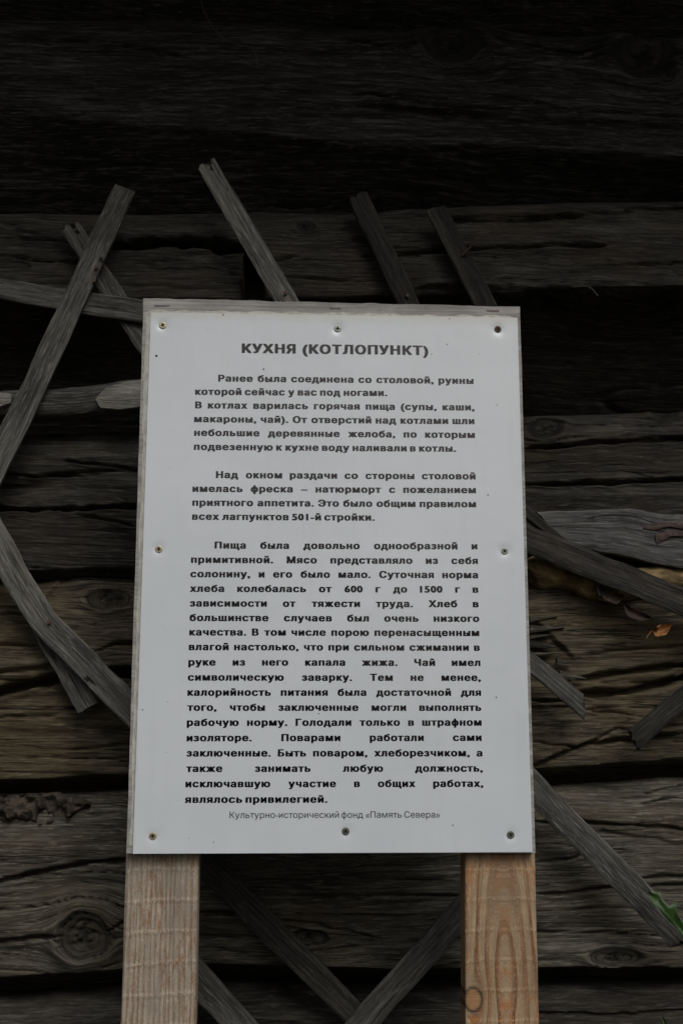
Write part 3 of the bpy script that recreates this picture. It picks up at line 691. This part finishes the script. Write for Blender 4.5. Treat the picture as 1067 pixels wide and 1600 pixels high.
# splinters standing off log D beside the sign
for k, (x0, y0, x1, y1, wdt) in enumerate([(828, 968, 872, 962, 5), (828, 984, 882, 980, 6), (826, 1006, 868, 1010, 6), (828, 996, 860, 992, 4), (870, 1032, 895, 1034, 5), (874, 1054, 914, 1060, 7), (832, 1023, 864, 1020, 4)]):
    s_ = slab('splinter', [(x0, y0-wdt), (x1, y1-1)], [(x0, y0+wdt), (x1, y1+1.5)], 0.284, 0.012, M['log_grey'], wall, 300+k, nal=14, nac=5, rag=(0, 0.004))
    s_.location = (0, -0.3, 0)

# ------------------------------------------------------------------ the sign
sign = thing('information_sign', 'white information board with black Cyrillic text screwed to two sawn wooden posts', 'sign')
YB = 0.0
def quadgrid(name, cor, Y, mat, nx, nz, th, parent, dispf=None, zig=0.0, seed=0, attrs=False):
    """plate given by its four corners (photo points, TL TR BR BL) with front at Y and thickness th"""
    c = [np.array(at(p[0], p[1], Y)) for p in cor]
    s = np.linspace(0, 1, nx)[None, :, None]; t = np.linspace(0, 1, nz)[:, None, None]
    P = (c[0]*(1-s)+c[1]*s)*(1-t)+(c[3]*(1-s)+c[2]*s)*t
    if zig:
        s1 = s[0, :, 0]; t1 = t[:, 0, 0]
        e = np.zeros((nz, nx, 2))
        wt = np.clip(1-t1/0.02, 0, 1)[:, None]
        e[..., 1] += zig*wt*fbm(s1*30, 0*s1, seed, 4)[None, :]
        wl = np.clip(1-s1/0.02, 0, 1)[None, :]
        e[..., 0] += zig*0.6*wl*fbm(t1*22, 0*t1, seed+2, 4)[:, None]
        P = P+e
    Yg = np.full((nz, nx), Y)
    if dispf is not None: Yg = Yg + dispf(P[..., 0], P[..., 1])
    V = np.stack([P[..., 0], Yg, P[..., 1]], -1).reshape(-1, 3)
    idx = np.arange(nx*nz).reshape(nz, nx)
    Q = [tuple(int(v) for v in q) for q in np.stack([idx[:-1, :-1], idx[1:, :-1], idx[1:, 1:], idx[:-1, 1:]], -1).reshape(-1, 4)]
    per = list(idx[0, :-1])+list(idx[:-1, -1])+list(idx[-1, :0:-1])+list(idx[:0:-1, 0])
    per = [int(p) for p in per]; n = len(V)
    bk = V[per].copy(); bk[:, 1] = Y+th
    V = np.concatenate([V, bk]); k = len(per)
    for i in range(k):
        Q.append((per[i], per[(i+1) % k], n+(i+1) % k, n+i))
    Q.append(tuple(n+i for i in range(k))[::-1])
    o = mesh_obj(name, V, Q, mat, parent, sharp=40)
    bm = bmesh.new(); bm.from_mesh(o.data); bmesh.ops.recalc_face_normals(bm, faces=bm.faces); bm.to_mesh(o.data); bm.free()
    return o

quadgrid('backing_board', [(224.5, 465.7), (811.8, 479.5), (836, 1333), (198, 1333.5)], 0.0, M['ply'], 60, 80, 0.016, sign, zig=0.0012, seed=3)
quadgrid('old_sheet', [(229.5, 484.5), (801.5, 494), (826, 1320), (203, 1321)], -0.0006, M['cream'], 80, 90, 0.0004, sign, zig=0.0035, seed=8)
quadgrid('old_sheet', [(229.5, 489), (240, 489), (214, 1326), (206.5, 1316)], -0.0010, M['film'], 6, 80, 0.0003, sign, zig=0.0008, seed=12)
YP = -0.0040
screws = [(254.5, 508, 'brass'), (527.5, 513.5, 'zincgreen'), (777.5, 514.5, 'rust'), (248.5, 858, 'brass'), (788, 861, 'zincgreen'), (239, 1306.5, 'brass'), (540, 1299, 'zincdark'), (797.5, 1304.5, 'zincdark')]
SW = [at(x, y, YP) for x, y, _ in screws]
def pd(x, z):
    d = 0.0005*fbm(x*5, z*4, 77, 2)
    for sx_, sz_ in SW:
        r = np.sqrt((x-sx_)**2+(z-sz_)**2); d = d + 0.0017*np.exp(-(r/0.0075)**2)
    return d
quadgrid('plastic_panel', [(236, 488), (808, 496.5), (831.5, 1331.5), (208, 1334)], YP, M['panel'], 200, 280, 0.0030, sign, pd)

# screws with a cross recess
def screw(x, z, mat, ang, rr=0.0053):
    V = [(x, YP-0.0006+0.0016, z)]; rings = [0.12, 0.24, 0.36, 0.46, 0.58, 0.7, 0.85, 0.95, 1.0]; seg = 40; Fc = []
    for r in rings:
        for k in range(seg):
            a = 2*math.pi*k/seg
            lx = abs(math.cos(a-ang))*r; lz = abs(math.sin(a-ang))*r
            inside = (min(lx, lz) < 0.13 and max(lx, lz) < 0.52) or max(lx, lz) < 0.2
            yy = YP-0.0004 + (0.0016 if inside else 0) + (0.0010 if r == 1.0 else (0.0002 if r > 0.9 else 0))
            V.append((x+math.cos(a)*r*rr, yy, z+math.sin(a)*r*rr))
    for k in range(seg): Fc.append((0, 1+k, 1+(k+1) % seg))
    for q in range(len(rings)-1):
        for k in range(seg):
            Fc.append((1+q*seg+k, 1+(q+1)*seg+k, 1+(q+1)*seg+(k+1) % seg, 1+q*seg+(k+1) % seg))
    b = len(V)
    for k in range(seg):                                # countersunk cone behind the rim
        a = 2*math.pi*k/seg; V.append((x+math.cos(a)*rr*0.4, YP+0.004, z+math.sin(a)*rr*0.4))
    q = len(rings)-1
    for k in range(seg): Fc.append((1+q*seg+k, b+k, b+(k+1) % seg, 1+q*seg+(k+1) % seg))
    o = mesh_obj('screw', V, Fc, mat, sign, sharp=35)
    V = []; Fc = []
    for j, w_ in enumerate((0.13, 0.13)):
        for k in range(2):
            aa = ang+k*math.pi/2; c, s_ = math.cos(aa), math.sin(aa)
            if j: continue
            b = len(V)
            for lx, lz in ((-.5, -.15), (.5, -.15), (.5, .15), (-.5, .15)):
                V.append((x+(lx*c-lz*s_)*rr, YP-0.00055-0.00004*k, z+(lx*s_+lz*c)*rr))
            Fc.append((b, b+1, b+2, b+3))
    mesh_obj('cross_recess', V, Fc, M['hole'], o, smooth=False)  # flat dark cross laid over the recess, just proud of the head
for i, ((sx_, sz_), (_, _, mk)) in enumerate(zip(SW, screws)):
    screw(sx_, sz_+0.0, M[mk], 0.4+i*0.9)

# staples along the top strip
for (x0, y0, x1, y1) in ((242, 477.5, 265, 477.8), (516, 481, 532, 482), (760, 485, 779, 486)):
    a = at(x0, y0, 0); b = at(x1, y1, 0)
    tube('staple', [(a[0], 0.002, a[1]-.0005), (a[0], -0.0016, a[1]), (b[0], -0.0016, b[1]), (b[0], 0.002, b[1]-.0005)], 0.0006, M['steel'], sign)

# dirt specks
V = []; Fc = []
rs = random.Random(12)
spots = [(245, 556, 2.0), (762, 773.5, 1.6), (674, 553, 1.1), (412, 576.5, 1.2), (702, 498, 1.2), (349, 484+8, 1.2), (776, 633, 1.0), (498, 1115, 1.0), (698, 538, 1.0), (223, 1109, 1.2), (775, 1089.5, 1.0), (334, 1316, 1.0), (707, 1289.5, 1.1)]
for k in range(26): spots.append((rs.uniform(245, 800), rs.uniform(505, 1320), rs.uniform(0.35, 0.7)))
for (x_, y_, r_) in spots:
    x, z = at(x_, y_, YP); r = r_*0.00092; b = len(V)
    V.append((x, YP-0.0012, z))
    for k in range(7):
        a = k*2*math.pi/7; q = r*rs.uniform(.75, 1.25); V.append((x+q*math.cos(a), YP-0.0001, z+q*math.sin(a)))
    for k in range(7): Fc.append((b, b+1+k, b+1+(k+1) % 7))
tag(mesh_obj('dirt_specks', V, Fc, M['speck'], sign), kind='stuff')

# lettering: heavy grotesque letters, set word by word between the measured ends of each line.
# A glyph outline of the built-in font is thickened through a distance field (more across than up), then traced again.
from mathutils import geometry as geo
def font_loops(ch):
    cu = bpy.data.curves.new('t', 'FONT'); cu.body = ch; cu.resolution_u = 4
    ob = bpy.data.objects.new('t', cu); C.objects.link(ob)
    for o in bpy.context.selected_objects: o.select_set(False)
    bpy.context.view_layer.objects.active = ob; ob.select_set(True)
    bpy.ops.object.convert(target='CURVE')
    ob = bpy.context.view_layer.objects.active
    loops = []
    for sp_ in ob.data.splines:
        bp = sp_.bezier_points; n = len(bp); L = []
        for i in range(n):
            p, q = bp[i], bp[(i+1) % n]
            for t in np.arange(0, 1, 0.2):
                u = 1-t
                L.append(u**3*np.array(p.co[:2])+3*u*u*t*np.array(p.handle_right[:2])+3*u*t*t*np.array(q.handle_left[:2])+t**3*np.array(q.co[:2]))
        loops.append(np.array(L))
    d = ob.data; bpy.data.objects.remove(ob); bpy.data.curves.remove(d)
    return loops
def dim(txt):
    cu = bpy.data.curves.new('t', 'FONT'); cu.body = txt
    ob = bpy.data.objects.new('t', cu); C.objects.link(ob); bpy.context.view_layer.update(); w_ = ob.dimensions.x
    bpy.data.objects.remove(ob); bpy.data.curves.remove(cu); return w_
HH = dim('НН')
CAP0 = 0.728
_gc = {}
def glyph(ch, ax, ay):
    """triangles of one letter, its strokes grown by ax sideways and ay upwards (em units)"""
    key = (ch, ax, ay)
    if key in _gc: return _gc[key]
    loops = font_loops(ch); adv = dim('Н'+ch+'Н')-HH
    allp = np.concatenate(loops); h = 0.0125
    x0, y0 = allp.min(0)-np.array([ax, ay])-2.5*h; x1, y1 = allp.max(0)+np.array([ax, ay])+2.5*h
    gx_ = np.arange(x0, x1+h, h); gy_ = np.arange(y0, y1+h, h)
    X, Y = np.meshgrid(gx_, gy_)
    wn = np.zeros(X.shape, int); S_ = []
    for L in loops:
        Ln = np.roll(L, -1, 0)
        for (p, q) in zip(L, Ln):
            if abs(p[1]-q[1]) > 1e-9:
                up = (p[1] <= Y) & (q[1] > Y); dn = (q[1] <= Y) & (p[1] > Y)
                xi = p[0]+(Y-p[1])/(q[1]-p[1])*(q[0]-p[0])
                wn = wn + np.where(up & (xi > X), 1, 0) - np.where(dn & (xi > X), 1, 0)
            ln = np.linalg.norm(q-p); k = max(1, int(ln/0.008))
            S_.append(p+(q-p)*(np.arange(k)/k)[:, None])
    S_ = np.concatenate(S_); D = np.full(X.shape, 1e9); pw = 4
    for i in range(0, len(S_), 200):
        c = S_[i:i+200]
        D = np.minimum(D, ((np.abs(X[..., None]-c[:, 0])/ax)**pw+(np.abs(Y[..., None]-c[:, 1])/ay)**pw).min(-1))
    D = D**(1/pw)
    ph = np.where(wn != 0, -(1+D), D-1)
    V = []; Fc = []; vid = {}
    ny, nx = ph.shape
    def corner(i, j):
        k = (i, j)
        if k not in vid: vid[k] = len(V); V.append((gx_[j], gy_[i]))
        return vid[k]
    def cross(i, j, i2, j2):
        k = (min((i, j), (i2, j2)), max((i, j), (i2, j2)))
        if k not in vid:
            a_, b_ = ph[k[0]], ph[k[1]]; t = a_/(a_-b_); (i, j), (i2, j2) = k
            vid[k] = len(V); V.append((gx_[j]+t*(gx_[j2]-gx_[j]), gy_[i]+t*(gy_[i2]-gy_[i])))
        return vid[k]
    neg = ph < 0
    full = neg[:-1, :-1] & neg[1:, :-1] & neg[:-1, 1:] & neg[1:, 1:]
    for i in range(ny-1):
        j = 0
        while j < nx-1:
            if full[i, j]:                              # runs of whole cells become one strip
                j2 = j
                while j2 < nx-1 and full[i, j2]: j2 += 1
                Fc.append((corner(i, j), corner(i, j2), corner(i+1, j2), corner(i+1, j))); j = j2; continue
            cs = [(i, j), (i, j+1), (i+1, j+1), (i+1, j)]
            if any(neg[c] for c in cs):
                P = []
                for q in range(4):
                    a_, b_ = cs[q], cs[(q+1) % 4]
                    if neg[a_]: P.append(corner(*a_))
                    if neg[a_] != neg[b_]: P.append(cross(*a_, *b_))
                if len(P) >= 3: Fc.append(tuple(P))
            j += 1
    _gc[key] = (np.array(V), Fc, adv); return _gc[key]

def word_geo(txt, ax, ay, track):
    V = []; Fc = []; cx = 0
    for ch in txt:
        v, f, adv = glyph(ch, ax, ay); b = len(V)
        V += [(cx+p[0], p[1]) for p in v]; Fc += [tuple(b+i for i in q) for q in f]; cx += adv+track
    return np.array(V), Fc

def text_line(txt, x0, y0, x1, y1, cap_px, sx, ax, ay, track, mat, ragged=False, name='text_line', space=0.30):
    w0 = np.array(at(x0, y0, YP)); w1 = np.array(at(x1, y1, YP))
    vx = w1-w0; Lw = np.linalg.norm(vx); ux = vx/Lw; uz = np.array([-ux[1], ux[0]])
    c1 = np.array(at(x0, y0-cap_px, YP)); cap = np.linalg.norm(c1-w0)
    scz = cap/(CAP0+2*ay); scx = scz*sx
    words = txt.split(' ')
    ms = [word_geo(w_, ax, ay, track) for w_ in words]
    wd = [(m[0][:, 0].max()-m[0][:, 0].min())*scx for m in ms]
    tot = sum(wd); n = len(words); k = 1
    gap = (Lw-tot)/max(1, n-1)
    if ragged:
        g0 = space*scz*sx; k = (Lw-g0*(n-1))/tot; wd = [q*k for q in wd]; gap = g0
    line = bpy.data.objects.new(name, None); C.objects.link(line); line.parent = sign
    line.location = (w0[0], YP, w0[1]); line.empty_display_size = 0.01
    cx = 0
    for m, q in zip(ms, wd):
        co, fs = m; xm = co[:, 0].min()
        xs_ = w0[0]+ux[0]*(cx+(co[:, 0]-xm)*scx*k)+uz[0]*(co[:, 1]+ay)*scz
        zs_ = w0[1]+ux[1]*(cx+(co[:, 0]-xm)*scx*k)+uz[1]*(co[:, 1]+ay)*scz
        V = np.stack([xs_-w0[0], -0.00022+pd(xs_, zs_), zs_-w0[1]], 1)
        mesh_obj('word', V, fs, mat, line, smooth=False)
        cx += q+gap
    return k if ragged else gap/scz

LN = [
 ("Ранее была соединена со столовой, руины", 341, 596, 739.6, 600, 0),
 ("которой сейчас у вас под ногами.", 305, 616.8, 605, 619, 1),
 ("В котлах варилась горячая пища (супы, каши,", 305, 638, 741, 641.5, 0),
 ("макароны, чай). От отверстий над котлами шли", 303.5, 659.6, 741, 663, 0),
 ("небольшие деревянные желоба, по которым", 303.5, 681, 741.7, 684.6, 0),
 ("подвезенную к кухне воду наливали в котлы.", 303, 703, 712.4, 706, 1),
 ("Над окном раздачи со стороны столовой", 337.5, 747, 742.7, 749.3, 0),
 ("имелась фреска – натюрморт с пожеланием", 301, 768.6, 743.3, 770.8, 0),
 ("приятного аппетита. Это было общим правилом", 300.7, 790.4, 743.6, 792.8, 0),
 ("всех лагпунктов 501-й стройки.", 300.4, 812.2, 585.3, 813.6, 1),
 ("Пища была довольно однообразной и", 335.4, 857.2, 745.5, 858.6, 0),
 ("примитивной. Мясо представляло из себя", 298.6, 879.6, 746.4, 881.4, 0),
 ("солонину, и его было мало. Суточная норма", 297.6, 902, 746.7, 903.6, 0),
 ("хлеба колебалась от 600 г до 1500 г в", 297, 924.8, 747.3, 926.2, 0),
 ("зависимости от тяжести труда. Хлеб в", 296.7, 947.8, 747.6, 949, 0),
 ("большинстве случаев был очень низкого", 296.4, 970.4, 748.6, 971.8, 0),
 ("качества. В том числе порою перенасыщенным", 296, 993, 748.6, 994, 0),
 ("влагой настолько, что при сильном сжимании в", 295.2, 1016, 749.5, 1017, 0),
 ("руке из него капала жижа. Чай имел", 294.5, 1040, 750.4, 1040.6, 0),
 ("символическую заварку. Тем не менее,", 293.6, 1063.6, 751, 1064, 0),
 ("калорийность питания была достаточной для", 293, 1087.2, 751.4, 1087.3, 0),
 ("того, чтобы заключенные могли выполнять", 292.7, 1110.7, 751.7, 1110.8, 0),
 ("рабочую норму. Голодали только в штрафном", 292, 1134.3, 752.3, 1134, 0),
 ("изоляторе. Поварами работали сами", 291.8, 1158.4, 752.3, 1157.8, 0),
 ("заключенные. Быть поваром, хлеборезчиком, а", 291.5, 1182.2, 753.5, 1181.9, 0),
 ("также занимать любую должность,", 291, 1206.3, 754, 1205.8, 0),
 ("исключавшую участие в общих работах,", 290, 1230.2, 754.8, 1229.6, 0),
 ("являлось привилегией.", 289, 1254.6, 511.7, 1254.3, 1)]
AX, AY, SXW, TRK = 0.066, 0.024, 1.14, 0.096
print('k', text_line("КУХНЯ (КОТЛОПУНКТ)", 377.9, 551.4, 669, 555, 14.9, SXW, AX, AY, TRK, M['ink'], True, 'title_text', 0.46))
for (t, x0, y0, x1, y1, rg) in LN:
    cap = 10.7+(y0-596)/(1254-596)*0.9
    g = text_line(t, x0, y0, x1, y1, cap, SXW, AX, AY, TRK, M['ink'], bool(rg))
    if rg: print('k', g)
text_line("Культурно-исторический фонд «Память Севера»", 358.9, 1278.2, 687, 1277.5, 10.0, 1.0, 0.007, 0.004, 0.0, M['ink_grey'], True, 'footer_text')

# posts: sawn pine, on the ground, behind the backing board
YPOST = 0.018
def post(xl, xr, mat, seed, gcf, knots=()):
    # xl, xr = (px at y 1345, px at y 1598)
    a0 = at(xl[0], 1345, YPOST); a1 = at(xl[1], 1598, YPOST); b0 = at(xr[0], 1345, YPOST); b1 = at(xr[1], 1598, YPOST)
    def ext(p, q, z): t = (z-q[1])/(p[1]-q[1]); return (q[0]+(p[0]-q[0])*t, z)
    zs = [2.05, 1.36, 1.02, 0.7, -0.06]
    EA = [ext(a0, a1, z) for z in zs[:3]]; EB = [ext(b0, b1, z) for z in zs[:3]]
    o = slab('post', EA, EB, YPOST, 0.046, mat, sign, seed, nal=380, nac=64, gcf=gcf, world=True, wob=0.0006, relief=0.0005, knots=knots)
    # lower part of the same post down into the ground
    me = o.data; m = 66
    last = me.vertices[len(me.vertices)-m:]
    wdz = 1.02
    bm = bmesh.new(); bm.from_mesh(me); bm.verts.ensure_lookup_table()
    for v in bm.verts[len(me.vertices)-m:]:
        v.co.z = -0.05
    bm.to_mesh(me); bm.free()
    return o
gL = lambda P, ac, al: ac + 0.0015*vn(al*4, ac*30, 3)
def gR(P, ac, al):
    cx, cz = at(789, 1530, YPOST); dx = P[..., 0]-cx; dzz = P[..., 1]-cz
    up = np.where(dzz > 0, dzz/6.5, dzz/9)
    rr = np.sqrt(dx*dx*(1+0.0*dx)+up*up+1e-7)
    kx, kz = at(739, 1562, YPOST); d = np.sqrt((P[..., 0]-kx)**2+((P[..., 1]-kz)/1.8)**2)/0.014
    flow = np.where(d > 1, (P[..., 0]-kx)/np.maximum(d, 1)**2*np.exp(-((d-1)/2)**2), (P[..., 0]-kx))
    return rr*1.0 + 0.0025*vn(al*6, ac*30, 9) + flow*0.9
post((197.3, 189), (310.8, 305.5), M['pine_grey'], 401, gL)
post((727, 727.5), (835.6, 842.3), M['pine_red'], 402, gR, knots=[(739, 1562, 11.5)])

# ------------------------------------------------------------------ leaves
def leafmesh(name, outline_c, wid, mat, Y, parent=None, curl=0.006, org=(0, 0, 0), lob=0.0, seed=0, th=0.0004, slope=0.0):
    """leaf blade along a centre line of photo points; wid = half widths (px) left and right of the rib"""
    c = np.array(outline_c, float); n = 22
    t = np.linspace(0, 1, n); u = np.linspace(0, 1, len(c))
    cx = np.interp(t, u, c[:, 0]); cy = np.interp(t, u, c[:, 1])
    d = np.gradient(np.stack([cx, cy], 1), axis=0); d /= np.linalg.norm(d, axis=1)[:, None]
    nrm = np.stack([-d[:, 1], d[:, 0]], 1)
    wl = np.interp(t, np.linspace(0, 1, len(wid[0])), wid[0]); wr = np.interp(t, np.linspace(0, 1, len(wid[1])), wid[1])
    V = []; k = 5
    for layer in (0, 1):
        for i in range(n):
            for j in range(k):
                v = j/(k-1)*2-1; w_ = wl[i] if v < 0 else wr[i]
                p = np.array([cx[i], cy[i]])+nrm[i]*v*w_*(1+lob*math.sin(i*1.9+seed))
                yy = Y-curl*abs(v)**1.5-0.004*math.sin(t[i]*3.1)+slope*t[i]
                x, z = at(p[0], p[1], yy); V.append((x-org[0], yy+layer*th-org[1], z-org[2]))
    Fc = []; N_ = n*k
    for i in range(n-1):
        for j in range(k-1):
            a = i*k+j; Fc.append((a, a+1, a+k+1, a+k)); Fc.append((N_+a+k, N_+a+k+1, N_+a+1, N_+a))
    per = [j for j in range(k)]+[i*k+k-1 for i in range(1, n)]+[(n-1)*k+j for j in range(k-2, -1, -1)]+[i*k for i in range(n-2, 0, -1)]
    for q in range(len(per)):
        a, b = per[q], per[(q+1) % len(per)]; Fc.append((b, a, N_+a, N_+b))
    return mesh_obj(name, V, Fc, mat, parent)

px_, pz_ = at(1110, 1560, 0.17)
plant = thing('green_plant', 'young green plant with lobed leaf at the lower right edge by the lath end', 'plant', loc=(px_, 0.17, 0))
og = (px_, 0.17, 0)
pts = []
for t in np.linspace(0, 1, 12):
    x, z = at(1128-22*t**2, 1470, 0.17); pts.append((x-og[0]+0.01*math.sin(t*4), 0.0, 0.0+t*(z+0.02)))
tube('stem', pts, [0.0035-0.002*k/11 for k in range(12)], M['leaf'], plant)
lw = ([0.5, 5, 8, 4, 3, 9, 14, 8, 4, 6, 12, 9, 5], [0.5, 3, 5, 3, 2, 5, 7, 5, 3, 5, 8, 5, 4])
lw = (lw[1], lw[0])
def blade(name, rib, left, right, Y, parent, org):
    """toothed blade: rib and both margins as matching photo points, folded a little along the rib"""
    V = []; Fc = []; n = len(rib)
    for lay in (0, 0.0005):
        for i in range(n):
            for q, (p, yy) in enumerate(((left[i], -0.008), (((left[i][0]+rib[i][0])/2, (left[i][1]+rib[i][1])/2), -0.006), (rib[i], 0.0), (((right[i][0]+rib[i][0])/2, (right[i][1]+rib[i][1])/2), -0.004), (right[i], -0.003))):
                y = Y+yy+0.004*math.sin(i*0.9+q*0.6)
                x, z = at(p[0], p[1], y); V.append((x-org[0], y+lay-org[1], z-org[2]))
    N_ = n*5
    for i in range(n-1):
        for j in range(4):
            a = i*5+j; Fc.append((a, a+1, a+6, a+5)); Fc.append((N_+a+5, N_+a+6, N_+a+1, N_+a))
        for a, b in ((i*5, i*5+5), (i*5+9, i*5+4)): Fc.append((a, b, N_+b, N_+a))
    return mesh_obj(name, V, Fc, M['leaf'], parent)
rib = [(1013, 1393), (1019, 1402), (1026, 1411), (1034, 1419), (1042, 1427), (1050, 1435), (1058, 1444), (1066, 1453), (1076, 1462), (1090, 1472), (1108, 1482)]
up_ = [(1014, 1392), (1026, 1395), (1031, 1393), (1033, 1404), (1044, 1416), (1056, 1408), (1057, 1425), (1063, 1439), (1078, 1434), (1090, 1452), (1110, 1478)]
lo_ = [(1012, 1395), (1015, 1404), (1017, 1412), (1028, 1418), (1034, 1428), (1043, 1438), (1052, 1447), (1061, 1456), (1068, 1468), (1084, 1478), (1106, 1486)]
blade('leaf', rib, up_, lo_, 0.195, plant, og)
leafmesh('leaf', [(1034, 1588), (1040, 1602), (1058, 1624), (1086, 1650), (1118, 1662)], ([0.5, 4, 7, 6, 3], [0.5, 4, 8, 7, 3]), M['leaf'], 0.19, plant, 0.006, og, seed=5)
leafmesh('leaf', [(1200, 1380), (1170, 1420), (1140, 1450), (1120, 1470)], ([0.5, 12, 15, 3], [0.5, 12, 15, 3]), M['leaf'], 0.17, plant, 0.006, og, seed=6)

x, z = at(1032, 982, 0.245); og = (x, 0.245, z)
yl = leafmesh('yellow_leaf', [(1019, 984), (1026, 988), (1036, 984), (1048, 976)], ([1, 8, 10, 1.5], [1, 7, 9, 1]), M['leaf_yellow'], 0.245, None, 0.012, og, seed=3)
yl.location = og; tag(yl, 'small curled orange-yellow dry leaf caught under the wide dark lath', 'leaf')
p0 = at(1020, 984, 0.24); p1 = at(1014, 990, 0.238); p2 = at(1009, 997, 0.236)
tube('leaf_stalk', [(p0[0]-x, -0.004, p0[1]-z), (p1[0]-x, -0.006, p1[1]-z), (p2[0]-x, -0.009, p2[1]-z)], [0.0009, 0.0007, 0.0006], M['leaf_yellow'], yl, 5)
x, z = at(992, 958, 0.262); og = (x, 0.262, z)
bl = leafmesh('brown_leaf', [(975, 944), (985, 957), (1000, 964), (1018, 966)], ([1, 9, 9, 1], [1, 8, 6, 1]), M['leaf_brown'], 0.262, None, 0.010, og, seed=4)
bl.location = og; tag(bl, 'dull red-brown dry leaf behind the yellow one under the dark lath', 'leaf')
x, z = at(955, 930, 0.262); og = (x, 0.262, z)
bl = leafmesh('brown_leaf', [(938, 915), (948, 930), (962, 936), (975, 930)], ([1, 10, 10, 1], [1, 8, 8, 1]), M['leaf_brown'], 0.264, None, 0.008, og, seed=9)
bl.location = og; tag(bl, 'broad dark brown leaf scrap just below the wide lath, beside the clay', 'leaf')
# bark strip beside the clay
x, z = at(927, 912, 0.258); og = (x, 0.258, z)
bs = slab('bark_strip', [(911, 897), (925, 908), (934, 930)], [(918, 893), (934, 908), (941, 932)], 0.258, 0.003, M['lath_mid'], None, 700, nal=24, nac=5, rag=(0.004, 0.006), wob=0.003, origin=og)
tag(bs, 'thin pale torn bark strip hanging from the lath beside the clay', 'bark strip')
# fibre and twig
def strand(pts, Y, r, mat, name, label, cat):
    x, z = at(pts[0][0], pts[0][1], Y)
    P = []
    for i, (a, b) in enumerate(pts):
        xx, zz = at(a, b, Y); P.append((xx-x, -0.004*math.sin(i*1.3), zz-z))
    o = tube(name, P, r, mat, None, 5); o.location = (x, Y, z); tag(o, label, cat); return o
strand([(312, -8), (318, 18), (330, 40), (346, 56), (365, 66), (382, 72), (393, 75), (400, 84), (402, 99)], 0.272, 0.0008, M['fibre'], 'dry_fibre', 'thin dry fibre curling down over the dark top log', 'fibre')
strand([(919, 448), (925, 454), (933, 463)], 0.262, 0.0013, M['fibre'], 'twig', 'tiny pale twig stuck on the log above the dark gap at right', 'twig')
